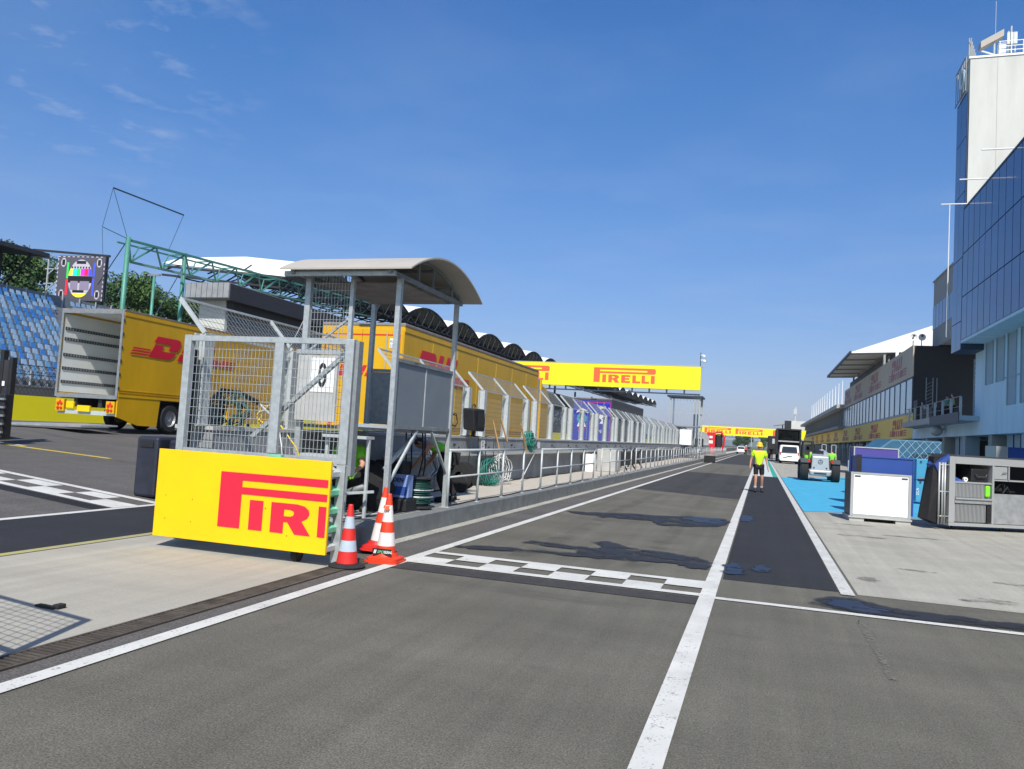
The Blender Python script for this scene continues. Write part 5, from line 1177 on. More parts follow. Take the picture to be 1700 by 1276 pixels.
b.build('wire_net', 'dark_steel', t)
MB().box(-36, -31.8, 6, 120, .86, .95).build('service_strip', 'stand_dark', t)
# ---------------- main grandstand with scalloped membrane roof ----------------
gs = thing('main_grandstand', 'long grandstand across the track with a scalloped white membrane roof on green trusses', 'grandstand', (-42, 120, .85), world=True)
VY = [50.7, 62.0] + [72.35 + 10.45 * k for k in range(20)]
def arcz(u): return 1.25 * (1 - (2 * u - 1) ** 2)
for i in range(len(VY) - 1):
    y0, y1 = VY[i], VY[i + 1]; n = 10
    zb = 11.9 + .05 * (min(y0, 66) - 41) + .004 * max(0, y0 - 66)
    zb2 = 11.9 + .05 * (min(y1, 66) - 41) + .004 * max(0, y1 - 66)
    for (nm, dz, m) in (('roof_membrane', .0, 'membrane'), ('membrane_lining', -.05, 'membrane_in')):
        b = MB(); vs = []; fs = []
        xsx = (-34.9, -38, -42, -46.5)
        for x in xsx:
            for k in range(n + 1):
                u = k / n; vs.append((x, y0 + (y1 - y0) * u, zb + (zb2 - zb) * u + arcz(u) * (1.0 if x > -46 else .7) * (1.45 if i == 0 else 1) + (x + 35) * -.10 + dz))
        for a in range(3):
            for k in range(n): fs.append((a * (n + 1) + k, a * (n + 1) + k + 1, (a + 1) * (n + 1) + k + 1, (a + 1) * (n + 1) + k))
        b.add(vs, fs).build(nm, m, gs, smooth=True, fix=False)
    b = MB()
    for k in range(n):
        u, u2 = k / n, (k + 1) / n; p = lambda uu, x=-34.85, d=0: (x, y0 + (y1 - y0) * uu, zb + (zb2 - zb) * uu + arcz(uu) - d)
        b.bar(p(u, d=.06), p(u2, d=.06), .10)
        for x in (-38, -42, -46): b.bar(p(u, x, .45 - (x + 35) * -.10), p(u2, x, .45 - (x + 35) * -.10), .10)
    for k in range(6):
        u = k / 6; yy = y0 + (y1 - y0) * u; yn = y0 + (y1 - y0) * (k + 1) / 6
        b.bar((-34.9, yy, zb + arcz(u)), (-34.9, yn, zb - .9), .07); b.bar((-34.9, yy, zb - .9), (-34.9, yn, zb + arcz(min(1, u + 1 / 6))), .07)
        b.bar((-35, yy, zb - .4), (-38, yn, zb + .2), .07); b.bar((-38, yy, zb + .3), (-35, yn, zb - .9), .07)
        b.bar((-38, yy, zb + .9), (-42, yn, zb - .2), .08); b.bar((-42, yy, zb + 1.0), (-46, yn, zb + .2), .08); b.bar((-42, yn, zb - .2), (-38, yn, zb + .9), .08)
    for x, z in ((-35, -.9), (-38, -.5), (-42, -.3), (-46, .2)): b.bar((x, y0, zb + z), (x, y1, zb2 + z), .10)
    b.bar((-35, y0, zb - .9), (-46.4, y0, zb + .2), .16); b.bar((-35, y0, zb - .1), (-46.4, y0, zb + .9), .16)
    b.build('roof_truss', 'dark_steel', gs)
    if i % 2 == 0 and i > 1: MB().box(-46.6, -46.2, y0 - .2, y0 + .2, .85, 13).build('column', 'dark_steel', gs)
b = MB()
for r in range(11): b.box(-38.0 - (r + 1) * .9, -38.0 - r * .9, 60, 290, .5, 3.2 + r * .42)
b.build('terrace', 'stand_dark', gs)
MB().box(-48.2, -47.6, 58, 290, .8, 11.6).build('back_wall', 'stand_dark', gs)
b = MB(); q = random.Random(2)
for k in range(900):
    r = q.randrange(10); y = q.uniform(62, 285); b.box(-38.35 - r * .9, -38.2 - r * .9, y, y + .45, 3.62 + r * .42, 3.98 + r * .42)
b.build('seat_backs', 'cone_grey', gs)
gs.children[-1]['kind'] = 'stuff'
# green front truss
b = MB(); c2 = MB(); ya, yb = 35.4, 66.0
top = lambda y, x=-35: Vector((x, y, 11.3 + .05 * (y - 35.4))); bot = lambda y: Vector((-35.6, y, 11.3 + .05 * (y - 35.4) - 1.12))
b.bar(top(ya), top(yb), .13); b.bar(top(ya + .5, -36.3), top(yb, -36.3), .09); c2.bar(bot(ya + .9), bot(yb), .13)
y = ya + .9; k = 0
while y < yb - 1:
    b.bar(bot(y), top(y + 1.25), .10); c2.bar(top(y + 1.25), bot(y + 2.5), .09); b.bar(bot(y), top(y + 1.25, -36.3), .07); b.bar(top(y + 1.25), top(y + 1.25, -36.3), .07); y += 2.5
c2.bar(top(ya), bot(ya + .9), .12)
b.build('green_truss', 'green_steel', gs); c2.build('green_truss', 'green_steel_l', gs)
MB().cyl((-35, 35.4, .85), (-35, 35.4, 11.45), .14).build('green_column', 'green_steel', gs, smooth=True)
MB().cyl((-36.3, 41.5, .85), (-36.3, 41.5, 12.0), .14).build('green_column', 'green_steel', gs, smooth=True)
MB().cyl((-36.3, 62, .85), (-36.3, 62, 12.6), .14).build('green_column', 'green_steel', gs, smooth=True)
b = MB(); b.bar((-35, 34.0, 13.9), (-35, 39.6, 13.95), .07)
b.bar((-35, 35.3, 11.4), (-35, 34.0, 13.9), .02); b.bar((-35, 34, 13.9), (-35, 33.5, 11.55), .018); b.bar((-35, 33.5, 11.55), (-35, 35.3, 11.35), .03); b.bar((-35, 39.6, 13.95), (-35, 38.6, 11.5), .02); b.bar((-35, 35.3, 11.2), (-38.5, 36.9, 9.0), .04); b.bar((-36.3, 41.4, 11.0), (-33.5, 35.2, 5.2), .035)
b.bar((-35, 33.5, 11.5), (-35, 34.2, 6.5), .015)
b.build('stay_wires', 'mullion', gs)
lp = thing('light_pole', 'green lamp pole standing left of the white commentary box', 'pole', (-33.4, 35.9, .85), world=True)
MB().cyl((-33.4, 35.9, .85), (-33.4, 35.9, 9.3), .11, .08).build('pole', 'green_steel', lp, smooth=True)
MB().box(-33.8, -33.0, 35.85, 35.95, 9.3, 9.4).build('lamp_bar', 'galv_d', lp)
# commentary box
t = thing('commentary_box', 'white commentary box with a flat grey roof and a row of dark windows', 'building', (-34, 47, .85), world=True)
MB().box(-33.95, -32, 40.5, 56, 2.6, 8.72).build('wall', 'white_wall', t)
MB().box(-34.3, -31.1, 39.5, 57, 8.73, 9.65).build('roof', 'wall_grey', t)
MB().box(-31.098, -31.04, 39.6, 57, 8.60, 9.60).build('fascia', 'dark_steel', t)
MB().box(-31.95, -31.15, 40.5, 57, 8.60, 8.72).build('eaves_soffit', 'dark_steel', t)
b = MB(); [b.box(-34.3 + .4 * k, -34.28 + .4 * k, 39.485, 39.499, 8.73, 9.65) for k in range(8)]; b.build('roof_seam', 'mullion', t)
MB().box(-31.99, -31.5, 40.6, 56, 7.9, 8.7).build('window_head', 'dark_steel', t)
for k in range(6):
    y = 40.75 + 2.2 * k; MB().box(-31.999, -31.97, y, y + 2.05, 5.9, 7.8).build('window', 'glass_dark', t)
MB().box(-31.998, -31.8, 40.6, 56, 5.6, 5.8).build('sill', 'galv_l', t)
# ---------------- hills and trees ----------------
def ridge(name, pts, depth, m, base):
    vs = []; fs = []
    for x, y, z in pts: vs += [(x, y, base), (x, y, z), (x, y + depth, z * .9)]
    for i in range(len(pts) - 1): fs += [(i * 3, i * 3 + 3, i * 3 + 4, i * 3 + 1), (i * 3 + 1, i * 3 + 4, i * 3 + 5, i * 3 + 2)]
    return struct(name, MB().add(vs, fs), m, fix=False)
q = random.Random(21)
ridge('distant_hills', [(-3000 + 150 * k, 4600, 38 + 26 * math.sin(k * .45 + 1) + 14 * math.sin(k * 1.3) + q.uniform(-2, 2)) for k in range(41)], 600, 'hill_far', -5)
vs = []; fs = []; nx, ny = 14, 40
for i in range(nx + 1):
    for j in range(ny + 1):
        x = -56 - i * 9; y = 20 + j * 9; z = .85 + 11.5 * min(1, i / 3) + 4 * math.sin(j * .4) * min(1, i / 4) * .3
        vs.append((x, y, z * (1 if j else .5)))
for i in range(nx):
    for j in range(ny): fs.append((i * (ny + 1) + j, i * (ny + 1) + j + 1, (i + 1) * (ny + 1) + j + 1, (i + 1) * (ny + 1) + j))
struct('hillside', MB().add(vs, fs), 'hill')
def crown_mesh(seed, R0=4.2, Hc=6.5, n=5200, leaf=.22):
    q = random.Random(seed); mb = MB(); cl = []
    for k in range(26):
        a = q.uniform(0, 6.28); h = q.uniform(.0, 1); rr = R0 * (1 - abs(h - .42) ** 1.6 * 1.25) * q.uniform(.25, .9)
        cl.append((rr * math.cos(a), rr * math.sin(a), 2.6 + Hc * h, q.uniform(.9, 1.75)))
    for k in range(n):
        cx, cy, cz, cr = cl[q.randrange(len(cl))]
        while True:
            v = Vector((q.uniform(-1, 1), q.uniform(-1, 1), q.uniform(-1, 1)))
            if .35 < v.length < 1: break
        p = Vector((cx, cy, cz)) + v * cr; s = leaf * q.uniform(.5, 1.2)
        nrm = (v + Vector((q.uniform(-.8, .8), q.uniform(-.8, .8), q.uniform(-.2, .9)))).normalized()
        a = nrm.cross(Vector((q.uniform(-1, 1), q.uniform(-1, 1), .3))).normalized(); b = nrm.cross(a)
        mb.add([p + a * s, p + b * s * .7, p - a * s, p - b * s * .7], [(0, 1, 2, 3)])
    return mb
def trunk_mesh(seed):
    q = random.Random(seed); b = MB(); b.cyl((0, 0, -1), (0, 0, 3.2), .28, .18, 8); b.cyl((0, 0, 3.2), (.2, .1, 7.2), .18, .05, 6)
    for k in range(6):
        a = q.uniform(0, 6.28); z = q.uniform(2.2, 4.8); b.cyl((0, 0, z), (1.9 * math.cos(a), 1.9 * math.sin(a), z + q.uniform(1, 2.2)), .10, .03, 5)
    return b
protos_t = []
for k, m in enumerate(('leaf1', 'leaf2', 'leaf1', 'leaf3')):
    t = thing('broadleaf_tree', 'tree', 'tree'); crown_mesh(40 + k, R0=3.8 + .4 * k, Hc=6 + .5 * (k % 2)).build('crown', m, t, fix=False); trunk_mesh(60 + k).build('trunk', 'bark', t); protos_t.append(t)
kinds = ['dark green broadleaf tree', 'mid green broadleaf tree', 'broad dark green tree', 'yellow-green broadleaf tree']
q = random.Random(31); usedt = [False] * 4; nT = 0
def put_tree(x, y, z, s, c, label):
    global nT
    o = protos_t[c] if not usedt[c] else copy_tree(protos_t[c]); usedt[c] = True; nT += 1
    o.location = (x, y, z); o.rotation_euler = (0, 0, q.uniform(0, 6.28)); o.scale = (s, s, s * q.uniform(.9, 1.1)); tag(o, label, 'tree', 'trees on the hillside behind the terrace')
pos = ['tree behind the video screen', 'tree left of the screen', 'tree between screen and green column', 'tree between green column and lamp pole', 'tree right of the lamp pole']
for row, (x0, zb, n) in enumerate(((-66, 8.4, 13), (-76, 10.0, 13), (-88, 11.5, 12))):
    for k in range(n):
        y = 40 + k * 7.2 + row * 3.5 + q.uniform(-1.5, 1.5); x = x0 + q.uniform(-3, 3)
        c_ = Mi @ (Vector((x, y, zb + 5)) - Vector((0, 0, 1.6))); px = 850 + 1300 * c_.x / -c_.z
        w_ = 1 if px < 95 else 0 if px < 170 else 2 if px < 212 else 3 if px < 255 else 4
        if row < 2 and 40 < px < 180: continue
        c = 3 if (row == 0 and k == 7) else q.choice((0, 1, 2, 0, 2))
        put_tree(x, y, zb, q.uniform(.72, .95), c, '%s %s, %s row' % (kinds[c].replace(' tree', ''), pos[w_], ['front', 'middle', 'rear'][row]))
for k in range(10):
    put_tree(-14 + 7 * k + q.uniform(-2, 2), 420 + q.uniform(-30, 30), 0, q.uniform(.8, 1.1), q.choice((0, 1, 2)), '%s low tree on the skyline at the end of the pit lane' % ordn[k])
struct('verge', MB().box(-60, 60, 332, 900, .0045, .02), 'grass')
# distant poles and clutter at the end of the pit lane
for i, (x, y) in enumerate(((-2.5, 210), (-.6, 230))):
    t = thing('mast', '%s thin pale mast below the far gantry board' % ['left', 'right'][i], 'mast', (x, y, 0), world=True)
    MB().cyl((x, y, 0), (x, y, 4.6 + i * .3), .12).build('pole', 'galv_l', t); MB().box(x - .3, x + .5, y - .1, y + .1, 4.2, 4.5).build('head', 'dark_steel', t)
# ---------------- race control tower, right ----------------
t = thing('control_tower', 'blue glass control building with a tall white tower at the right edge', 'building', (14, 45, 0), world=True)
GX = 10.8
MB().box(GX + .06, 22, 8, 50.98, 8.45, 16.2).build('glass_block_core', 'mullion', t)
for k in range(10):   # glass panels of the near volume, row by row
    pass
zr = [8.45, 11.0, 13.55, 16.2]
for r in range(3):
    b = MB(); y = 50.95
    while y > 30: b.box(GX, GX + .055, y - 1.16, y - .03, zr[r] + .03, zr[r + 1] - .03); y -= 1.2
    b.build('glass_panel_row', 'glass_blue', t)
MB().box(GX - .02, 22, 8, 50.97, 16.202, 16.32).build('parapet', 'mullion', t)
MB().box(GX - .01, 12.4, 8, 50.97, 8.30, 8.448).build('soffit', 'blue_wall', t)
MB().box(GX + .06, 22, 51.0, 53.4, 7.95, 23.35).build('tower_core', 'mullion', t)
b = MB()
for z0, z1 in ((7.95, 9.6), (9.63, 13.4), (13.43, 17.3), (17.33, 20.6), (20.63, 23.35)): b.box(GX, GX + .055, 51.05, 52.2, z0 + .02, z1); b.box(GX, GX + .055, 52.23, 53.38, z0 + .02, z1)
b.build('tower_glass', 'glass_blue', t)
MB().box(10.93, 22, 50.90, 50.995, 16.33, 25.3).build('tower_face', 'white_wall', t)
MB().box(10.93, 22, 51.0, 53.3, 23.36, 25.3).build('tower_head', 'white_wall', t)
MB().box(10.85, 22, 50.85, 53.4, 25.302, 25.42).build('tower_coping', 'white', t)
MB().box(12.35, 12.36, 50.888, 50.899, 17.7, 25.3).build('joint', 'galv_d', t)
b = MB()
for y in (50.5, 46.0, 41.6): b.cyl((9.5, y, 16.42), (12.6, y, 16.42), .035, n=6)
b.each('flag_rod', 'white', t)
# sign frame on the tower edge and roof kit
b = MB()
for k in range(6): b.box(10.72, 10.76, 51.0 + k * .5, 51.04 + k * .5, 23.4, 25.5)
b.box(10.70, 10.74, 51, 53.6, 23.4, 23.46); b.box(10.70, 10.74, 51, 53.6, 25.44, 25.5)
for k in range(5):
    x = 11.0 + k * .17; b.bar((x, 51.6 + k * .5, 25.43), (x, 51.6 + k * .5, 26.9 + .06 * k), .06); b.bar((x + .1, 51.6 + k * .5, 25.43), (x + .1, 51.6 + k * .5, 26.9), .05)
b.bar((10.95, 51.5, 26.6), (11.75, 53.8, 27.1), .07); b.bar((10.95, 51.5, 25.8), (11.75, 53.8, 26.1), .05)
b.build('sign_frame', 'galv_d', t)
MB().lathe([(.42, -.04), (.58, -.04), (.58, .04), (.42, .04), (.42, -.04)], (10.69, 51.7, 24.4), 20, 'x').build('letter_ring', 'blue_wall', t)
MB().hexa([(11.55, 51.3, 26.1), (12.75, 51.3, 26.75), (12.75, 51.9, 26.75), (11.55, 51.9, 26.1), (11.55, 51.3, 26.5), (12.75, 51.3, 27.15), (12.75, 51.9, 27.15), (11.55, 51.9, 26.5)]).build('roof_beam', 'roof_sheet', t)
b = MB(); b.cyl((12.3, 51.5, 25.4), (12.3, 51.5, 26.5), .06); b.bar((11.6, 51.5, 26.0), (12.3, 51.5, 25.7), .08); b.cyl((12.35, 51.5, 26.9), (12.35, 51.5, 29), .015)
b.build('roof_post', 'galv_l', t)
MB().box(12.45, 12.85, 51.2, 51.5, 25.6, 26.25).build('roof_cabinet', 'white', t)
b = MB()
for x, h in ((13.0, 1.6), (13.15, 1.9), (13.35, 1.5)): b.cyl((x, 51.4, 25.42), (x, 51.4, 25.42 + h), .05); b.box(x - .09, x + .09, 51.28, 51.38, 26.2, 26.9)
b.build('antenna', 'galv_l', t)
b = MB()
for z in (25.75, 26.0, 26.3): b.bar((12.45, 51.1, z), (16, 51.1, z), .035)
for k in range(6): b.bar((12.5 + .6 * k, 51.1, 25.42), (12.5 + .6 * k, 51.1, 26.3), .03)
b.each('roof_rail', 'white', t)
# lower pale blue block with slits and garages
t = thing('pit_building', 'pale blue rendered pit building below the glass block with narrow recessed slits', 'building', (14, 40, 0), world=True)
MB().box(12.0, 22, 8, 52.8, 3.05, 8.295).build('wall', 'blue_wall', t)
b = MB()
for y0, z0 in ((49.05, 5.85), (46.95, 5.85), (44.9, 4.5), (42.7, 4.5), (40.6, 4.5)): b.box(11.93, 11.998, y0 - .12, y0 - .05, z0, 8.25); b.box(11.93, 11.998, y0 + 1.25, y0 + 1.32, z0, 8.25); b.box(11.985, 11.999, y0 - .05, y0 + 1.25, z0, 8.25)
b.each('slit_window', 'slit', t)
MB().box(11.96, 11.998, 34, 47.5, 5.93, 5.99).build('string_course', 'slit', t)
MB().box(12.4, 22, 52.81, 73.0, 3.05, 3.84).build('band_core', 'blue_wall', t); MB().box(12.0, 12.39, 52.81, 72.9, 3.05, 3.84).build('band', 'blue_wall', t)
MB().box(16, 16.2, 8, 72, 0.01, 3.04).build('garage_back', 'stand_dark', t)
for k in range(11):
    y = 14 + 5.9 * k; MB().box(12.1, 12.9, y, y + .7, 0.01, 3.045).build('pillar', 'slit' if k % 2 else 'grey_wall', t)
for k in range(5):
    y = 20.6 + 11.8 * k; b = MB(); b.box(12.6, 12.66, y - .6, y + 4.3, .01, 3.04); b.build('garage_shutter', 'slit', t)
    b = MB(); [b.box(12.55, 12.598, y - .6 + 1.2 * j, y - .57 + 1.2 * j, .01, 3.04) for j in range(4)]; b.build('shutter_seam', 'mullion', t)
MB().ball((11.45, 60.5, 3.45), .42, .42, .38, 16, 10).cyl((11.5, 60.5, 3.5), (12, 60.5, 3.6), .06).build('lamp_globe', 'galv_l', t, smooth=True)
# terrace with people
t = thing('terrace', 'dark balcony terrace above the garages between the yellow facade and the glass block', 'balcony', (12, 62, 3.9), world=True)
MB().box(10.95, 11.99, 51.6, 52.85, 3.86, 4.15).build('slab', 'slit', t)
MB().box(10.95, 18, 52.86, 70.8, 3.86, 4.15).build('slab', 'slit', t)
MB().box(10.90, 10.945, 60.0, 70.8, 3.9, 4.30).build('fascia', 'wall_cap', t)
MB().box(10.90, 10.945, 51.6, 59.9, 3.75, 4.35).build('fascia', 'mullion', t)
b = MB(); y = 51.7
while y < 70.5: b.box(10.98, 11.10, y, y + .12, 4.151, 5.25); y += 2.4
b.each('railing_post', 'galv', t)
MB().box(11.0, 11.05, 51.65, 70.7, 5.26, 5.30).box(11.12, 11.16, 51.65, 70.7, 4.7, 4.73).each('handrail', 'galv_d', t)
b = MB()
for x in (12.6, 13.1):
    for y in (55.2, 55.7): b.bar((x, y, 4.15), (x, y, 7.93), .06)
for k in range(12): b.bar((12.6, 55.2, 4.3 + .3 * k), (13.1, 55.2, 4.6 + .3 * k), .04); b.bar((12.6, 55.2, 4.3 + .3 * k), (12.6, 55.7, 4.6 + .3 * k), .03)
b.build('lattice_column', 'galv', t)
b = MB()
for x in (12.9, 13.4, 13.7):
    b.bar((x, 72.6, 4.15), (x, 72.6, 8.2), .06)
for k in range(12): b.bar((12.9, 72.6, 4.3 + .3 * k), (13.4, 72.6, 4.6 + .3 * k), .03)
b.build('lattice_column', 'galv_d', t)
MB().box(11.15, 11.75, 66, 67.6, 4.151, 5.9).build('black_cabinet', 'black', t, bevel=.03)
MB().box(11.3, 12.3, 61.2, 65.6, 4.151, 5.1).build('counter', 'black', t, bevel=.03)
b = MB(); q = random.Random(8)
for k in range(9): b.path([(11.4 + q.uniform(0, .5), 65.8, 4.2), (11.3 + q.uniform(0, .5), 65.8, 5.3 + q.uniform(0, .4)), (11.6 + q.uniform(0, .5), 65.9, 5.1)], .025)
b.build('cable_bunch', 'galv', t)
# building with the upper and lower banners
t = thing('banner_building', 'pit building with beige and yellow banners above and below a long row of pale windows', 'building', (16, 100, 0), world=True)
MB().box(12.08, 22, 73.5, 131, 3.0, 11.0).build('core', 'black', t)
MB().box(11.98, 12.075, 73.45, 131, 8.36, 11.05).build('upper_banner', 'facade_up', t)
MB().box(12.0, 12.075, 73.45, 131, 8.22, 8.34).build('window_head', 'mullion', t)
b = MB(); y = 73.5
while y < 130: b.box(12.02, 12.075, y + .05, y + 3.05, 5.35, 8.20); y += 3.13
b.each('window', 'glass_pale', t)
b = MB(); y = 73.4
while y < 131: b.box(11.97, 12.07, y + .0, y + .05, 5.32, 8.2); y += 3.13
b.each('mullion', 'mullion', t)
MB().box(11.95, 12.07, 73.4, 131, 5.18, 5.30).build('window_sill', 'slit', t)
MB().box(11.98, 12.075, 72.75, 250, 3.08, 5.16).build('lower_banner', 'facade_y', t)
MB().box(12.08, 22, 131.1, 250, 3.0, 5.2).build('core', 'stand_dark', t)
for k, y in enumerate((85.0, 100.5, 116.5, 129.5)):
    courier_logo((11.974, y, 8.75), (0, -1, 0), (0, 0, 1), 1.95, 'facade_upr', t, th=.004, sx=.86)
for k in range(9):
    courier_logo((11.974, 83.5 + 15.8 * k, 3.32), (0, -1, 0), (0, 0, 1), 1.55, 'facade_r', t, th=.004, sx=1.0)
for k in range(24): MB().box(12.1, 12.7, 74 + 7.3 * k, 74.8 + 7.3 * k, .01, 2.99).build('pillar', 'grey_wall', t)
MB().box(16, 16.2, 73, 250, .01, 2.99).build('garage_back', 'stand_dark', t)
b = MB(); q = random.Random(6)
for k in range(60): y = q.uniform(76, 200); b.box(12.2, 12.25, y, y + .8, 2.2, 2.75)
b.each('hanging_sign', 'wall_cap', t)
# canopy and grandstand on its roof
t = thing('roof_canopy', 'white sloping canopy roof on top of the banner building', 'canopy', (13, 108, 11), world=True)
MB().prism([(9.0, 92.9, 12.62), (17.2, 92.9, 15.75), (17.2, 92.9, 13.5), (13.9, 92.9, 12.72), (9.1, 92.9, 12.50)], (0, 31.2, 0)).build('roof', 'membrane', t)
MB().box(8.85, 9.0, 92.7, 124.3, 12.42, 12.72).build('edge_beam', 'mullion', t)
b = MB()
for k in range(6): b.bar((9.0, 93.2 + 6 * k, 12.40), (12.6, 93.2 + 6 * k, 12.55), .16); b.bar((12.4, 93.2 + 6 * k, 11.05), (12.4, 93.2 + 6 * k, 12.6), .22); b.bar((13.6, 93.2 + 6 * k, 11.05), (13.6, 93.2 + 6 * k, 12.6), .22)
b.each('support', 'grey_wall', t)
b = MB(); b.box(12.2, 12.3, 93, 126, 11.06, 11.9); b.build('parapet', 'dark_steel', t)
MB().box(14.0, 17.2, 92.95, 93.3, 11.0, 12.7).box(13.4, 13.7, 92.5, 92.9, 11.05, 12.72).build('end_wall', 'membrane', t)
b = MB(); q = random.Random(18)
for k in range(34): y = 93.5 + k * .9; b.box(12.8, 13.0, y, y + q.uniform(.3, .6), 11.05, 11.05 + q.uniform(.8, 1.5))
b.each('seating', 'roofdirt', t)
t = thing('grey_annex', 'grey clad upper building with a band of windows behind the terrace', 'building', (16, 72, 11), world=True)
MB().box(14.0, 24, 66, 76.5, 11.1, 17.0).build('wall', 'grey_wall', t)
b = MB(); [b.box(13.97, 13.998, 66.2 + 1.3 * k, 67.4 + 1.3 * k, 12.75, 14.8) for k in range(8)]; b.each('window', 'glass_blue', t)
MB().box(13.9, 24, 65.9, 76.6, 17.002, 17.12).build('coping', 'wall_cap', t)
MB().cyl((13.4, 68.0, 11.0), (13.4, 68.0, 21.6), .05, .03).build('flagpole', 'white', t)
# satellite dishes on the black wall
for i, (x, y) in enumerate(((12.1, 74.2), (12.75, 74.2))):
    d = thing('floodlight', '%s round floodlight on top of the black wall' % ['left', 'right'][i], 'lamp', (x, y, 11.06), world=True)
    MB().lathe([(0, -.06), (.15, -.08), (.28, -.15), (.30, -.15), (.18, .1), (0, .13)], (x, y, 11.8), 18, 'y').build('dish', 'white', d)
    MB().cyl((x, y + .1, 11.06), (x, y + .1, 11.85), .035).build('stem', 'galv_d', d); MB().ball((x, y - .25, 11.9), .09, .12, .09).build('lens', 'black', d)
# farther pit building with eaves and flagpoles
t = thing('far_pit_building', 'farther pit building with a grey eave over a dark glazed gallery', 'building', (14, 190, 5), world=True)
MB().box(10.9, 22, 131.2, 250, 8.35, 8.95).build('roof', 'wall_cap', t)
MB().box(13.0, 22, 131.2, 250, 5.2, 8.34).build('gallery_wall', 'stand_dark', t)
MB().box(11.2, 13, 131.2, 250, 5.2, 5.62).build('balcony_slab', 'wall_grey', t)
b = MB(); [b.box(11.9, 12.15, 132 + 3.2 * k, 132.25 + 3.2 * k, 5.63, 8.34) for k in range(36)]; b.each('gallery_post', 'grey_wall', t)
b = MB(); [b.box(11.3, 11.34, 131.4, 250, 5.9 + .25 * k, 5.93 + .25 * k) for k in range(3)]; b.build('gallery_rail', 'dark_steel', t)
for k in range(14):
    y = 141 + 6.4 * k; fp = thing('flagpole', '%s bare white flagpole on the far pit building roof, counted from the near end' % ordn[k], 'flagpole', (12.5, y, 8.95), 'flagpoles on the far pit building roof')
    MB().cyl((0, 0, 0), (0, 0, 4.4), .07, .045).ball((0, 0, 4.42), .08, .08, .08, 8, 6).build('pole', 'white', fp)
t = thing('far_white_building', 'white stepped building with an antenna at the far end of the pit building', 'building', (11, 262, 0), world=True)
MB().box(8.5, 20, 255, 275, 0, 10.2).build('wall', 'white_wall', t); MB().box(8.0, 9.4, 251, 254, 0, 6.6).build('annex', 'white_wall', t)
MB().cyl((9.5, 256, 10.2), (9.5, 256, 14.6), .25).box(9.0, 10.0, 255.6, 256.4, 12.2, 14).build('antenna', 'galv_l', t)
MB().box(6.4, 8.2, 250, 250.4, 6.8, 10.0).box(6.8, 6.95, 250.1, 250.3, 0, 6.8).box(7.7, 7.85, 250.1, 250.3, 0, 6.8).build('screen_tower', 'black', t)
MB().hexa([(3.5, 262, 8.6), (7, 262, 9.3), (7, 270, 9.3), (3.5, 270, 8.6), (3.5, 262, 8.8), (7, 262, 9.5), (7, 270, 9.5), (3.5, 270, 8.8)]).box(6, 6.4, 265, 265.4, 0, 9.0).build('side_canopy', 'grey_wall', t)

# ---------------- cases and gear on the apron ----------------
def casebox(name, label, cat, loc, rz, W, D, H, m, edge='alu', base=.0, bev=.012):
    t = thing(name, label, cat, loc, None, rz)
    MB().box(.02, W - .02, .02, D - .02, base, H - .02).build('body', m, t)
    b = MB()
    for x in (0, W - .035):
        for y in (0, D - .035): b.box(x, x + .035, y, y + .035, base, H)
    for z in (base, H - .035):
        b.box(.035, W - .035, 0, .035, z, z + .035); b.box(.035, W - .035, D - .035, D, z, z + .035); b.box(0, .035, .035, D - .035, z, z + .035); b.box(W - .035, W, .035, D - .035, z, z + .035)
    b.build('edge_trim', edge, t)
    return t
t = thing('flight_case', 'large white panelled flight case standing on a grey pallet', 'case', (2.05, 20.15, 0), None, R(3))
MB().box(0, 1.28, 0, .95, .13, 1.14).build('body', 'trail_grey', t, bevel=.012)
MB().box(.05, 1.23, -.012, -.001, .17, 1.10).build('white_front', 'board_white', t, bevel=.004)
b = MB(); b.box(-.012, .045, -.02, -.0, .13, 1.15); b.box(1.235, 1.292, -.02, -.0, .13, 1.15); b.box(.047, 1.233, -.02, -.0, 1.105, 1.15); b.box(.047, 1.233, -.02, -.0, .125, .165); b.build('frame_edge', 'alu', t)
for x in (.07, 1.08): MB().box(x, x + .13, -.03, -.013, 1.045, 1.075).build('latch', 'black', t, bevel=.005)
MB().box(-.04, 1.32, -.03, .96, .085, .124).build('pallet_deck', 'wall_cap', t)
for x in (-.02, .98): MB().box(x, x + .32, .0, .93, .005, .083).build('pallet_foot', 'wall_cap', t)
MB().box(.32, .96, .25, .85, .02, .08).build('painted_gap_shade', 'black', t)  # black block fills the pallet gap with painted shade
t = casebox('flight_case', 'blue laminate flight case right behind the white one', 'case', (2.45, 22.9, 0), R(5), 1.42, .8, 1.53, 'case_blue', 'case_blue')
MB().box(-.016, .12, -.016, -.001, .02, 1.56).build('black_post', 'black', t)
casebox('flight_case', 'violet case with a pale edge standing behind the blue laminate case', 'case', (2.75, 26.6, 0), R(4), 1.3, .8, 1.80, 'case_violet', 'wall_cap')
casebox('flight_case', 'small violet case with a white rim beside the telehandler', 'case', (3.55, 33.5, 0), R(8), .55, .7, 1.02, 'case_violet', 'white')
t = thing('water_dispenser', 'white upright dispenser on the apron behind the small violet case', 'dispenser', (5.0, 49, 0))
MB().box(-.2, .2, 0, .4, 0, 1.15).cyl((0, .2, 1.16), (0, .2, 1.5), .17).build('body', 'board_white', t, bevel=.02)
tag(MB().box(4.05, 4.45, 36.0, 36.5, .01, 1.15).build('utility_box', 'white', bevel=.03), 'narrow cream box behind the small violet case', 'box')
